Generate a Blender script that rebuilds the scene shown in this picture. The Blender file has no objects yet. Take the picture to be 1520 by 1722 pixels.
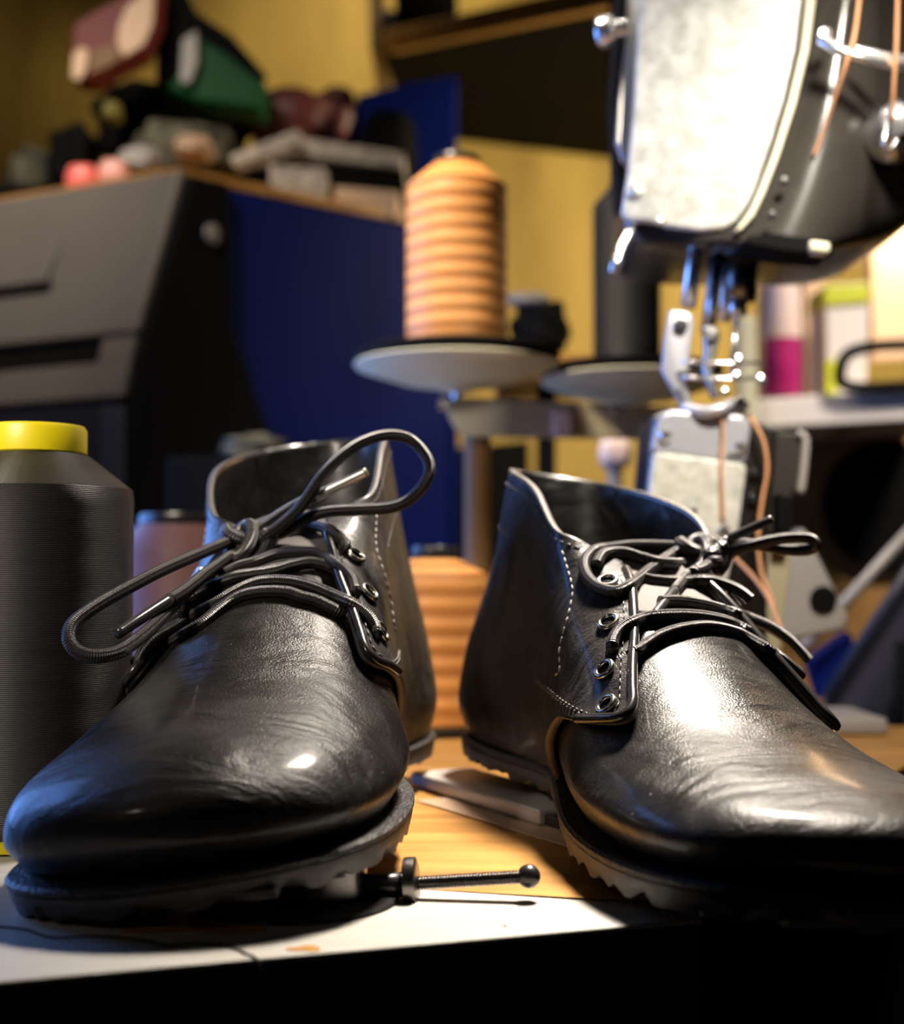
import bpy, math, random
import numpy as np
from mathutils import Vector, Matrix
from mathutils.bvhtree import BVHTree
random.seed(7); np.random.seed(7)
SC = bpy.context.scene
COL = SC.collection
PI = math.pi

# ------------------------------------------------------------------ camera
FPX = 2300.0; CAMH = 0.093; HOR = 970.0
PITCH = math.atan((HOR-861.0)/FPX)
cam_d = bpy.data.cameras.new('camera'); cam = bpy.data.objects.new('camera', cam_d); COL.objects.link(cam)
cam_d.sensor_fit = 'HORIZONTAL'; cam_d.lens = 50.0; cam_d.sensor_width = 50.0*1520/FPX
cam.location = (0, 0, CAMH); cam.rotation_euler = (PI/2+PITCH, 0, 0)
cam_d.clip_start = 0.02; cam_d.clip_end = 50
cam_d.dof.use_dof = True; cam_d.dof.focus_distance = 0.437; cam_d.dof.aperture_fstop = 7.8
SC.camera = cam
SC.view_settings.view_transform = 'Standard'; SC.view_settings.look = 'None'
SC.view_settings.gamma = 1.0; SC.view_settings.use_curve_mapping = False
SC.view_settings.exposure = 0.0

# ------------------------------------------------------------------ light
w = bpy.data.worlds.new('world'); SC.world = w; w.use_nodes = True
w.node_tree.nodes['Background'].inputs[0].default_value = (0.8, 0.75, 0.8, 1)
w.node_tree.nodes['Background'].inputs[1].default_value = 0.006
def area(name, loc, target, size, power, col, sy=None, spread=None):
    l = bpy.data.lights.new(name, 'AREA'); l.energy = power; l.color = col; l.size = size
    if sy: l.shape = 'RECTANGLE'; l.size_y = sy
    if spread: l.spread = math.radians(spread)
    o = bpy.data.objects.new(name, l); COL.objects.link(o); o.location = loc
    o.rotation_euler = (Vector(target)-Vector(loc)).to_track_quat('-Z', 'Y').to_euler()
    return o
area('ceiling_lamp', (0.20, 0.80, 0.88), (0.16, 0.49, 0.0), 0.16, 3.6, (1.0, 0.88, 0.75), spread=40)
area('window_light', (-0.495, 0.90, 0.26), (-0.027, 0.725, 0.24), 0.56, 3.6, (0.16, 0.36, 1.0), 0.46, spread=150)
area('machine_lamp', (0.19, 0.44, 0.47), (0.17, 0.73, 0.21), 0.05, 0.58, (1.0, 0.92, 0.78), spread=70)
area('wall_fill', (-0.20, 1.95, 1.30), (-0.15, 2.34, 0.75), 0.2, 1.3, (1.0, 0.82, 0.5), spread=110)  # unseen fill added to lift the upper left of the wall
area('room_fill', (0.60, 1.50, 0.62), (0.15, 2.34, 0.40), 0.25, 9.0, (1.0, 0.82, 0.55), spread=150)  # added out of view to brighten the wall beneath the shelf
area('spool_fill', (-0.30, 0.64, 0.95), (0.03, 1.02, 0.22), 0.14, 1.7, (1.0, 0.85, 0.65), spread=50)  # extra light put in for the tall amber spool and its stand
area('left_fill', (-0.62, 0.55, 1.25), (-0.42, 1.47, 0.46), 0.15, 1.0, (1.0, 0.88, 0.74), spread=40)  # fill added for the grey hood panel and the heap above it
area('front_fill', (-0.50, -0.10, 0.60), (-0.17, 0.52, 0.13), 0.12, 0.22, (1.0, 0.88, 0.74), spread=25)  # soft unseen fill for the yellow cap and black spool
area('shelf_fill', (0.75, 0.95, 0.85), (0.44, 1.42, 0.22), 0.15, 1.8, (1.0, 0.86, 0.70), spread=70)  # unseen fill light over the side shelf and its bottles

# ------------------------------------------------------------------ pixel helpers (photo pixel -> point at world Y, or on a level plane)
cp, sp = math.cos(PITCH), math.sin(PITCH)
def ray(px, py):
    x = (px-760.0)/FPX; y = -(py-861.0)/FPX
    return Vector((x, cp - y*sp, sp + y*cp))
def P(px, py, Y):
    d = ray(px, py); return Vector((0, 0, CAMH)) + d*(Y/d.y)
def Q(px, py, z=0.0):
    d = ray(px, py); return Vector((0, 0, CAMH)) + d*((z-CAMH)/d.z)

# ------------------------------------------------------------------ materials
def mat(name, col, rough=0.5, metal=0.0, spec=0.5, coat=0.0, coat_r=0.1, noise=None, bump=None, sheen=0.0, emit=None):
    """noise=(scale, amount, col2[, stretch]) mixes a second colour; bump=(scale, strength, dist)"""
    m = bpy.data.materials.new(name); m.use_nodes = True
    nt = m.node_tree; b = nt.nodes['Principled BSDF']
    b.inputs['Base Color'].default_value = (*col, 1); b.inputs['Roughness'].default_value = rough
    b.inputs['Metallic'].default_value = metal; b.inputs['Specular IOR Level'].default_value = spec
    b.inputs['Coat Weight'].default_value = coat; b.inputs['Coat Roughness'].default_value = coat_r
    b.inputs['Sheen Weight'].default_value = sheen
    tc = nt.nodes.new('ShaderNodeTexCoord')
    if noise:
        mp = nt.nodes.new('ShaderNodeMapping'); nt.links.new(tc.outputs['Object'], mp.inputs[0])
        if len(noise) > 3: mp.inputs['Scale'].default_value = noise[3]
        n = nt.nodes.new('ShaderNodeTexNoise'); n.inputs['Scale'].default_value = noise[0]; n.inputs['Detail'].default_value = 6
        nt.links.new(mp.outputs[0], n.inputs[0])
        r = nt.nodes.new('ShaderNodeMapRange'); r.inputs[1].default_value = 0.35; r.inputs[2].default_value = 0.65
        r.inputs[4].default_value = noise[1]; nt.links.new(n.outputs[0], r.inputs[0])
        mx = nt.nodes.new('ShaderNodeMix'); mx.data_type = 'RGBA'
        mx.inputs[6].default_value = (*col, 1); mx.inputs[7].default_value = (*noise[2], 1)
        nt.links.new(r.outputs[0], mx.inputs[0]); nt.links.new(mx.outputs[2], b.inputs['Base Color'])
    if bump:
        n = nt.nodes.new('ShaderNodeTexNoise'); n.inputs['Scale'].default_value = bump[0]; n.inputs['Detail'].default_value = 4
        nt.links.new(tc.outputs['Object'], n.inputs[0])
        bp = nt.nodes.new('ShaderNodeBump'); bp.inputs['Strength'].default_value = bump[1]; bp.inputs['Distance'].default_value = bump[2]
        nt.links.new(n.outputs[0], bp.inputs['Height']); nt.links.new(bp.outputs[0], b.inputs['Normal'])
    return m

def leather(name, col, rough, grain=0.35, wr=0.5, coat=0.20, cr=0.14, spec=0.19):
    m = mat(name, col, rough, spec=spec, coat=coat, coat_r=cr)
    nt = m.node_tree; b = nt.nodes['Principled BSDF']; tc = nt.nodes['Texture Coordinate']
    v = nt.nodes.new('ShaderNodeTexVoronoi'); v.inputs['Scale'].default_value = 1500
    n0 = nt.nodes.new('ShaderNodeTexNoise'); n0.inputs['Scale'].default_value = 1300; n0.inputs['Detail'].default_value = 3
    nt.links.new(tc.outputs['Object'], v.inputs[0]); nt.links.new(tc.outputs['Object'], n0.inputs[0])
    add = nt.nodes.new('ShaderNodeMath'); add.operation = 'ADD'; nt.links.new(v.outputs['Distance'], add.inputs[0]); nt.links.new(n0.outputs[0], add.inputs[1])
    b1 = nt.nodes.new('ShaderNodeBump'); b1.inputs['Strength'].default_value = grain; b1.inputs['Distance'].default_value = 0.00035
    nt.links.new(add.outputs[0], b1.inputs['Height'])
    mp = nt.nodes.new('ShaderNodeMapping'); nt.links.new(tc.outputs['Object'], mp.inputs[0]); mp.inputs['Scale'].default_value = (14, 42, 30)
    mp.inputs['Rotation'].default_value = (0, 0, 0.35)
    n1 = nt.nodes.new('ShaderNodeTexNoise'); n1.inputs['Scale'].default_value = 1.6; n1.inputs['Detail'].default_value = 5; n1.inputs['Distortion'].default_value = 0.6
    nt.links.new(mp.outputs[0], n1.inputs[0])
    b2 = nt.nodes.new('ShaderNodeBump'); b2.inputs['Strength'].default_value = wr; b2.inputs['Distance'].default_value = 0.0035
    nt.links.new(n1.outputs[0], b2.inputs['Height']); nt.links.new(b2.outputs[0], b1.inputs['Normal'])
    nt.links.new(b1.outputs[0], b.inputs['Normal'])
    n2 = nt.nodes.new('ShaderNodeTexNoise'); n2.inputs['Scale'].default_value = 26; n2.inputs['Detail'].default_value = 7; n2.inputs['Distortion'].default_value = 0.8
    nt.links.new(tc.outputs['Object'], n2.inputs[0])
    rr = nt.nodes.new('ShaderNodeMapRange'); rr.inputs[1].default_value = 0.3; rr.inputs[2].default_value = 0.7
    rr.inputs[3].default_value = rough-0.10; rr.inputs[4].default_value = rough+0.17
    nt.links.new(n2.outputs[0], rr.inputs[0]); nt.links.new(rr.outputs[0], b.inputs['Roughness'])
    # specks of dust
    vd = nt.nodes.new('ShaderNodeTexVoronoi'); vd.inputs['Scale'].default_value = 210; nt.links.new(tc.outputs['Object'], vd.inputs[0])
    lt = nt.nodes.new('ShaderNodeMath'); lt.operation = 'LESS_THAN'; lt.inputs[1].default_value = 0.045; nt.links.new(vd.outputs['Distance'], lt.inputs[0])
    sx = nt.nodes.new('ShaderNodeSeparateColor'); nt.links.new(vd.outputs['Color'], sx.inputs[0])
    gt = nt.nodes.new('ShaderNodeMath'); gt.operation = 'GREATER_THAN'; gt.inputs[1].default_value = 0.62; nt.links.new(sx.outputs[0], gt.inputs[0])
    ml = nt.nodes.new('ShaderNodeMath'); ml.operation = 'MULTIPLY'; nt.links.new(lt.outputs[0], ml.inputs[0]); nt.links.new(gt.outputs[0], ml.inputs[1])
    mx = nt.nodes.new('ShaderNodeMix'); mx.data_type = 'RGBA'; mx.inputs[6].default_value = (*col, 1); mx.inputs[7].default_value = (0.35, 0.33, 0.30, 1)
    nt.links.new(ml.outputs[0], mx.inputs[0]); nt.links.new(mx.outputs[2], b.inputs['Base Color'])
    return m

def uv_weave(name, col, rough, ku, kv, dist=0.0004, strength=0.8, criss=True, col2=None, metal=0.0):
    """bump that follows the tube/lathe UV: braided lace, screw thread, wound yarn"""
    m = mat(name, col, rough, metal=metal)
    nt = m.node_tree; b = nt.nodes['Principled BSDF']; tc = nt.nodes['Texture Coordinate']
    s = nt.nodes.new('ShaderNodeSeparateXYZ'); nt.links.new(tc.outputs['UV'], s.inputs[0])
    def wave(sign):
        a = nt.nodes.new('ShaderNodeMath'); a.operation = 'MULTIPLY'; a.inputs[1].default_value = ku; nt.links.new(s.outputs[0], a.inputs[0])
        c = nt.nodes.new('ShaderNodeMath'); c.operation = 'MULTIPLY'; c.inputs[1].default_value = kv*2*PI*sign; nt.links.new(s.outputs[1], c.inputs[0])
        d = nt.nodes.new('ShaderNodeMath'); d.operation = 'ADD'; nt.links.new(a.outputs[0], d.inputs[0]); nt.links.new(c.outputs[0], d.inputs[1])
        e = nt.nodes.new('ShaderNodeMath'); e.operation = 'SINE'; nt.links.new(d.outputs[0], e.inputs[0]); return e
    h = wave(1)
    if criss:
        h2 = wave(-1); q = nt.nodes.new('ShaderNodeMath'); q.operation = 'MULTIPLY'
        nt.links.new(h.outputs[0], q.inputs[0]); nt.links.new(h2.outputs[0], q.inputs[1]); h = q
    bp = nt.nodes.new('ShaderNodeBump'); bp.inputs['Strength'].default_value = strength; bp.inputs['Distance'].default_value = dist
    nt.links.new(h.outputs[0], bp.inputs['Height']); nt.links.new(bp.outputs[0], b.inputs['Normal'])
    if col2:
        r = nt.nodes.new('ShaderNodeMapRange'); r.inputs[1].default_value = -1; nt.links.new(h.outputs[0], r.inputs[0])
        n = nt.nodes.new('ShaderNodeTexNoise'); n.inputs['Scale'].default_value = 14; n.inputs['Detail'].default_value = 5
        mp = nt.nodes.new('ShaderNodeMapping'); mp.inputs['Scale'].default_value = (1, 1, 14); nt.links.new(tc.outputs['Object'], mp.inputs[0]); nt.links.new(mp.outputs[0], n.inputs[0])
        ad = nt.nodes.new('ShaderNodeMath'); ad.operation = 'MULTIPLY'; nt.links.new(r.outputs[0], ad.inputs[0]); nt.links.new(n.outputs[0], ad.inputs[1])
        mx = nt.nodes.new('ShaderNodeMix'); mx.data_type = 'RGBA'; mx.inputs[6].default_value = (*col2, 1); mx.inputs[7].default_value = (*col, 1)
        r2 = nt.nodes.new('ShaderNodeMapRange'); r2.inputs[1].default_value = 0.1; r2.inputs[2].default_value = 0.45; nt.links.new(ad.outputs[0], r2.inputs[0])
        nt.links.new(r2.outputs[0], mx.inputs[0]); nt.links.new(mx.outputs[2], b.inputs['Base Color'])
    return m

def wood(name, c1, c2, scale, rough=0.45, stretch=(1, 12, 12)):
    return mat(name, c1, rough, noise=(scale, 1.0, c2, stretch), bump=(scale*8, 0.15, 0.0006))

M = {}
M['vamp'] = leather('black_vamp_leather', (0.008, 0.0072, 0.0068), 0.38, 0.30, 0.65)
M['quarter'] = leather('black_quarter_leather', (0.010, 0.009, 0.009), 0.36, 0.18, 0.75, 0.9, 0.18, 0.5)
M['lining'] = leather('black_lining', (0.020, 0.018, 0.017), 0.45, 0.3, 0.9)
M['edge'] = mat('cut_leather_edge', (0.085, 0.073, 0.063), 0.6, bump=(900, 0.3, 0.0003))
M['tongue'] = mat('tongue_suede', (0.10, 0.092, 0.086), 0.75, noise=(60, 0.6, (0.07, 0.063, 0.058)), bump=(1500, 0.3, 0.0003))
M['piping'] = mat('black_piping', (0.02, 0.018, 0.018), 0.22, bump=(600, 0.1, 0.0003))
M['welt'] = mat('rubber_welt', (0.010, 0.009, 0.009), 0.45, spec=0.4, bump=(700, 1.0, 0.0012))
M['sole'] = mat('rubber_sole', (0.045, 0.042, 0.042), 0.55, noise=(90, 0.7, (0.02, 0.018, 0.018)), bump=(250, 0.5, 0.001))
M['stitch'] = mat('waxed_stitch', (0.42, 0.39, 0.36), 0.5)
M['stitch_dark'] = mat('dark_stitch', (0.06, 0.055, 0.055), 0.4)
M['lace'] = uv_weave('waxed_braided_lace', (0.028, 0.025, 0.025), 0.38, 4700, 4, 0.0003, 0.8)
M['aglet'] = mat('steel_aglet', (0.80, 0.79, 0.74), 0.35, metal=0.7, bump=(400, 0.2, 0.0005))
M['aglet_dark'] = mat('dark_aglet', (0.03, 0.028, 0.03), 0.25)
M['eyelet'] = mat('nickel_eyelet', (0.62, 0.58, 0.52), 0.22, metal=1.0)
M['chrome'] = mat('chrome', (0.78, 0.78, 0.80), 0.24, metal=0.92, bump=(25, 0.4, 0.004))
M['steel'] = mat('brushed_steel', (0.62, 0.61, 0.58), 0.32, metal=1.0, bump=(300, 0.15, 0.0004))
M['black_metal'] = mat('black_metal', (0.015, 0.015, 0.016), 0.3)
M['gun'] = mat('dark_steel', (0.18, 0.17, 0.165), 0.28, metal=1.0, bump=(200, 0.1, 0.0003))
M['table'] = mat('grey_laminate_top', (0.50, 0.485, 0.45), 0.35, noise=(40, 0.6, (0.41, 0.395, 0.36), (1, 6, 6)), bump=(300, 0.05, 0.0003))
M['table_edge'] = mat('dark_table_edge', (0.022, 0.018, 0.018), 0.5, noise=(30, 0.8, (0.012, 0.010, 0.011)))
M['wood'] = wood('pine_ply', (0.50, 0.255, 0.060), (0.34, 0.15, 0.028), 9.0, 0.4, (1.0, 9, 9))
M['wood_light'] = wood('pale_pine', (0.66, 0.42, 0.17), (0.50, 0.30, 0.11), 7.0, 0.5)
M['enamel'] = mat('grey_enamel', (0.042, 0.036, 0.031), 0.26, coat=0.35, noise=(60, 0.5, (0.035, 0.031, 0.027)))
M['plate_white'] = mat('hammered_silver_paint', (0.80, 0.79, 0.73), 0.40, metal=0.1, noise=(110, 1.0, (0.52, 0.52, 0.47)), bump=(160, 0.5, 0.0014))
M['cream'] = mat('cream_paint', (0.62, 0.60, 0.44), 0.45)
M['olive'] = mat('khaki_painted_steel', (0.42, 0.37, 0.24), 0.45, noise=(20, 0.5, (0.34, 0.30, 0.20)))
M['wall'] = mat('ochre_boards', (0.50, 0.345, 0.075), 0.7, noise=(3.0, 1.0, (0.33, 0.22, 0.045), (3.5, 1, 0.6)), bump=(30, 0.2, 0.004))
M['blue'] = mat('navy_enamel', (0.003, 0.009, 0.105), 0.55, spec=0.06, noise=(5, 0.6, (0.002, 0.006, 0.06)))
M['grey_plastic'] = mat('grey_plastic', (0.125, 0.108, 0.098), 0.5, noise=(10, 0.5, (0.10, 0.088, 0.08)))
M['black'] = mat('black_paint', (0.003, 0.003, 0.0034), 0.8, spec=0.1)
M['smoke'] = mat('smoked_blue_panel', (0.02, 0.02, 0.032), 0.2)
M['yellow'] = mat('yellow_plastic', (0.90, 0.74, 0.008), 0.4)
M['yarn_black'] = uv_weave('black_yarn', (0.028, 0.023, 0.020), 0.42, 9500, 1, 0.0003, 0.5, False, (0.006, 0.005, 0.005))
M['yarn_black2'] = uv_weave('navy_black_yarn', (0.008, 0.008, 0.011), 0.6, 5200, 1, 0.0005, 0.7, False, (0.004, 0.004, 0.006))
M['yarn_orange'] = uv_weave('amber_yarn', (0.70, 0.32, 0.09), 0.5, 560, 0, 0.0008, 0.45, False, (0.42, 0.16, 0.035))
M['yarn_mauve'] = uv_weave('mauve_yarn', (0.22, 0.095, 0.10), 0.5, 4200, 1, 0.0005, 0.6, False, (0.17, 0.08, 0.085))
M['thread_orange'] = mat('copper_thread', (0.58, 0.27, 0.12), 0.5)
M['magenta'] = mat('magenta_plastic', (0.40, 0.010, 0.15), 0.4)
M['bar_steel'] = mat('dull_bar_steel', (0.55, 0.53, 0.49), 0.42, metal=0.35, bump=(200, 0.2, 0.0004))
M['mustard'] = mat('dull_mustard', (0.16, 0.13, 0.012), 0.6)
M['brown_back'] = mat('brown_back_board', (0.42, 0.22, 0.06), 0.6, noise=(6, 0.8, (0.28, 0.14, 0.035)))
M['satin'] = mat('satin_chrome', (0.50, 0.50, 0.56), 0.38, metal=0.45)
M['pale_label'] = mat('pale_label', (0.80, 0.62, 0.58), 0.5)
M['peach'] = mat('peach_board', (0.80, 0.55, 0.36), 0.6)
M['tan'] = mat('tan_board', (0.46, 0.31, 0.20), 0.6)
M['white'] = mat('white_paint', (0.74, 0.70, 0.69), 0.5)
M['lime'] = mat('lime_print', (0.55, 0.60, 0.03), 0.5)
M['red'] = mat('red_print', (0.16, 0.016, 0.010), 0.6)
M['green'] = mat('green_tin', (0.003, 0.065, 0.016), 0.6, spec=0.2)
M['maroon'] = mat('maroon_leather', (0.10, 0.018, 0.014), 0.5, bump=(20, 0.4, 0.01))
M['paper'] = mat('worn_paper', (0.72, 0.64, 0.55), 0.8, noise=(60, 1.0, (0.20, 0.17, 0.14), (1, 1, 5)))
M['camo'] = mat('mottled_cloth', (0.012, 0.014, 0.009), 0.8, noise=(38, 0.7, (0.20, 0.18, 0.11)))
M['brown_dark'] = mat('brown_panel', (0.23, 0.115, 0.03), 0.6, noise=(6, 0.8, (0.15, 0.07, 0.02)))
M['slate'] = mat('slate_panel', (0.030, 0.031, 0.050), 0.45)
M['greige'] = mat('grey_casting', (0.30, 0.275, 0.26), 0.45)
M['floor'] = mat('dark_floor', (0.04, 0.03, 0.022), 0.6, noise=(5, 0.8, (0.02, 0.015, 0.012)))
M['coral'] = mat('coral_plastic', (0.85, 0.16, 0.13), 0.35)
M['pink'] = mat('pink_plastic', (0.75, 0.34, 0.28), 0.45)

# ------------------------------------------------------------------ mesh helpers
def link_mesh(name, verts, faces, m, parent=None, smooth=True, uvs=None, loc=None, rot=None):
    me = bpy.data.meshes.new(name); me.from_pydata([tuple(v) for v in verts], [], faces); me.update()
    if uvs is not None:
        ul = me.uv_layers.new(name='UVMap')
        for li, uv in enumerate(uvs): ul.data[li].uv = uv
    if smooth: me.polygons.foreach_set('use_smooth', [True]*len(me.polygons))
    for mm in (m if isinstance(m, (list, tuple)) else [m]): me.materials.append(mm)
    o = bpy.data.objects.new(name, me); COL.objects.link(o)
    if parent is not None: o.parent = parent
    if loc is not None: o.location = loc
    if rot is not None: o.rotation_euler = rot
    return o
def tag(o, label, cat, group=None, kind=None):
    if label: o['label'] = label
    if cat: o['category'] = cat
    if group: o['group'] = group
    if kind: o['kind'] = kind
    return o
def thing(name, loc, label, cat, group=None, rot=(0, 0, 0)):
    o = bpy.data.objects.new(name, None); COL.objects.link(o); o.location = loc; o.rotation_euler = rot
    o.empty_display_size = 0.02
    return tag(o, label, cat, group)
def local(o):
    return Matrix.LocRotScale(o.location, o.rotation_euler, None).inverted()
def rebase(ch, par):
    """mesh built in world coordinates becomes a child of par, vertices in par's frame"""
    ch.data.transform(local(par)); ch.parent = par; return ch
def bevel(o, wd, seg=3):
    b = o.modifiers.new('bevel', 'BEVEL'); b.width = wd; b.segments = seg; b.limit_method = 'ANGLE'; b.angle_limit = 0.6
    b.harden_normals = False
    return o
def box(name, c, size, m, parent=None, rz=0.0, bev=0.002, rot=None):
    x, y, z = [s/2 for s in size]
    vs = [(sx*x, sy*y, sz*z) for sz in (-1, 1) for sx, sy in ((-1, -1), (1, -1), (1, 1), (-1, 1))]
    fs = [(3, 2, 1, 0), (4, 5, 6, 7), (0, 1, 5, 4), (1, 2, 6, 5), (2, 3, 7, 6), (3, 0, 4, 7)]
    R = Matrix.Translation(Vector(c)) @ (Matrix.Rotation(rz, 4, 'Z') if rot is None else Vector(rot) and __import__('mathutils').Euler(rot).to_matrix().to_4x4())
    if parent is not None and parent.type == 'EMPTY': R = local(parent) @ R
    o = link_mesh(name, [R @ Vector(v) for v in vs], fs, m, parent, smooth=False)
    if bev: bevel(o, bev)
    return o
def prism(name, front, back, m, parent=None, bev=0.0, smooth=False):
    """closed solid between two outlines (lists of world points, same count)"""
    n = len(front); vs = list(front)+list(back)
    fs = [tuple(range(n)), tuple(range(2*n-1, n-1, -1))] + [(i, i+n, (i+1) % n+n, (i+1) % n) for i in range(n)]
    if parent is not None: I = local(parent); vs = [I @ Vector(v) for v in vs]
    o = link_mesh(name, vs, fs, m, parent, smooth=smooth)
    import bmesh
    bm = bmesh.new(); bm.from_mesh(o.data); bmesh.ops.recalc_face_normals(bm, faces=bm.faces); bm.to_mesh(o.data); bm.free()
    if bev: bevel(o, bev)
    return o
def pprism(name, pts, Y0, th, m, parent=None, bev=0.001, k=0.0, pc=0.0, smooth=False):
    """outline given where the photo shows it, standing at world depth Y0 (+k per pixel across), th thick"""
    f = [P(x, y, Y0+k*(x-pc)) for x, y in pts]
    b = [v+Vector((0, th, 0)) for v in f]
    return prism(name, f, b, m, parent, bev, smooth)
def catmull(pts, n=8, closed=False):
    p = [np.array(q, float) for q in pts]; out = []
    N = len(p); rng = N if closed else N-1
    for i in range(rng):
        if closed: a, b, c, d = p[(i-1) % N], p[i], p[(i+1) % N], p[(i+2) % N]
        else: a, b, c, d = p[max(i-1, 0)], p[i], p[i+1], p[min(i+2, N-1)]
        for j in range(n):
            t = j/n
            out.append(0.5*((2*b)+(-a+c)*t+(2*a-5*b+4*c-d)*t*t+(-a+3*b-3*c+d)*t**3))
    if not closed: out.append(p[-1])
    return out
def tube_data(path, r, seg=12, closed=False):
    path = [Vector(p) for p in path]; n = len(path)
    rs = r if isinstance(r, (list, tuple)) else [r]*n
    vs = []; T0 = None; U = None; ln = [0.0]
    for i in range(n):
        a = path[(i-1) % n] if (closed or i > 0) else path[i]; b = path[(i+1) % n] if (closed or i < n-1) else path[i]
        T = (b-a).normalized()
        if U is None:
            U = T.orthogonal().normalized()
        else:
            U = (U - T*U.dot(T)).normalized()
        V = T.cross(U)
        for j in range(seg):
            a2 = 2*PI*j/seg; vs.append(path[i]+(U*math.cos(a2)+V*math.sin(a2))*rs[i])
        if i: ln.append(ln[-1]+(path[i]-path[i-1]).length)
    fs = []; uv = []
    m = n if closed else n-1
    for i in range(m):
        for j in range(seg):
            i2 = (i+1) % n; j2 = (j+1) % seg
            fs.append((i*seg+j, i*seg+j2, i2*seg+j2, i2*seg+j))
            l2 = ln[i2] if i2 else ln[-1]
            uv += [(ln[i], j/seg), (ln[i], (j+1)/seg), (l2, (j+1)/seg), (l2, j/seg)]
    if not closed:
        fs.append(tuple(range(seg-1, -1, -1))); uv += [(0, 0)]*seg
        fs.append(tuple(range((n-1)*seg, n*seg))); uv += [(ln[-1], 0)]*seg
    return vs, fs, uv
def tube(name, path, r, m, parent=None, seg=12, closed=False, sub=0, inworld=True):
    if isinstance(r, (list, tuple)) and sub: r = [float(np.interp(i/sub, range(len(r)), r)) for i in range((len(path)-1)*sub+1)]
    if sub: path = catmull(path, sub, closed)
    vs, fs, uv = tube_data(path, r, seg, closed)
    if parent is not None and inworld: I = local(parent); vs = [I @ Vector(v) for v in vs]
    return link_mesh(name, vs, fs, m, parent, uvs=uv)
def merge(parts):
    vs, fs, uv = [], [], []
    for a, b, c in parts:
        o = len(vs); vs += list(a); fs += [tuple(i+o for i in f) for f in b]; uv += list(c)
    return vs, fs, uv
def lathe(name, prof, c, m, parent=None, seg=48, axis=None, xf=None):
    """prof: list of (r, z) from bottom to top; c world centre; UV u runs along the profile"""
    vs = []; ln = [0]
    for i in range(1, len(prof)): ln.append(ln[-1]+math.dist(prof[i], prof[i-1]))
    for r, z in prof:
        for j in range(seg):
            a = 2*PI*j/seg; vs.append(Vector((r*math.cos(a), r*math.sin(a), z)))
    fs = []; uv = []
    for i in range(len(prof)-1):
        for j in range(seg):
            j2 = (j+1) % seg; fs.append((i*seg+j, i*seg+j2, (i+1)*seg+j2, (i+1)*seg+j))
            uv += [(ln[i], j/seg), (ln[i], (j+1)/seg), (ln[i+1], (j+1)/seg), (ln[i+1], j/seg)]
    n = len(prof)
    fs.append(tuple(range(seg-1, -1, -1))); uv += [(0, 0)]*seg
    fs.append(tuple(range((n-1)*seg, n*seg))); uv += [(ln[-1], 0)]*seg
    T = Matrix.Translation(Vector(c))
    if axis is not None: T = T @ Vector(axis).to_track_quat('Z', 'Y').to_matrix().to_4x4()
    if parent is not None: T = local(parent) @ T
    vs = [T @ v for v in vs]
    o = link_mesh(name, vs, fs, m, parent, uvs=uv)
    e = o.modifiers.new('edge', 'EDGE_SPLIT'); e.split_angle = math.radians(38)
    return o
def blob(name, c, size, m, parent=None, amp=0.15, seed=0, rz=0.0, freq=3.0):
    """soft lumpy body"""
    rs = np.random.RandomState(seed); ph = rs.rand(12)*6.28; nu, nv = 32, 18; vs = []; fs = []
    for i in range(nv+1):
        th = PI*i/nv
        for j in range(nu):
            a = 2*PI*j/nu; d = Vector((math.sin(th)*math.cos(a), math.sin(th)*math.sin(a), math.cos(th)))
            f = 1+amp*(math.sin(freq*d.x*2+ph[0])*math.sin(freq*d.y*2+ph[1])+0.6*math.sin(freq*d.z*3+ph[2]+d.x*4))
            q = [abs(v)**0.7*(1 if v > 0 else -1) for v in d]
            v = Vector((q[0]*size[0]/2*f, q[1]*size[1]/2*f, q[2]*size[2]/2*f))
            vs.append(Matrix.Rotation(rz, 3, 'Z') @ v + Vector(c))
    for i in range(nv):
        for j in range(nu):
            j2 = (j+1) % nu; fs.append((i*nu+j, (i+1)*nu+j, (i+1)*nu+j2, i*nu+j2))
    if parent is not None: I = local(parent); vs = [I @ v for v in vs]
    return link_mesh(name, vs, fs, m, parent)
# ------------------------------------------------------------------ the shoes' last: a control net, rows from the sole up, 12 columns round
# columns: 0 toe centre, 1 toe corner, 2 ball, 3 waist, 4 heel side, 5 heel corner, 6 heel back, then the other side back to the toe
NET_F = [  # toe centre (s, z)
 (.276, .011), (.285, .019), (.283, .031), (.262, .0425), (.222, .0525), (.182, .066), (.148, .084), (.120, .099), (.106, .110)]
NET_1 = [  # toe corner (s, m, z)
 (.252, .036, .011), (.258, .040, .020), (.255, .037, .032), (.236, .031, .0425), (.203, .026, .0525), (.168, .020, .066), (.140, .017, .084), (.117, .016, .100), (.104, .017, .112)]
NET_2 = [  # ball
 (.192, .045, .011), (.192, .052, .022), (.190, .050, .035), (.182, .044, .0455), (.166, .038, .055), (.146, .033, .067), (.126, .029, .084), (.110, .028, .103), (.100, .029, .118)]
NET_3 = [  # waist
 (.105, .028, .011), (.103, .033, .024), (.101, .036, .038), (.098, .0365, .052), (.095, .036, .066), (.090, .0345, .080), (.085, .034, .096), (.080, .034, .114), (.077, .035, .132)]
NET_4 = [  # heel side
 (.038, .030, .011), (.036, .0345, .024), (.036, .0345, .038), (.037, .034, .053), (.038, .033, .068), (.039, .032, .083), (.039, .0315, .100), (.038, .033, .119), (.037, .035, .138)]
NET_5 = [  # heel corner
 (.012, .021, .011), (.006, .025, .024), (.004, .0255, .038), (.005, .025, .053), (.008, .0235, .068), (.011, .0225, .084), (.012, .022, .102), (.010, .023, .122), (.007, .0245, .142)]
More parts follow.
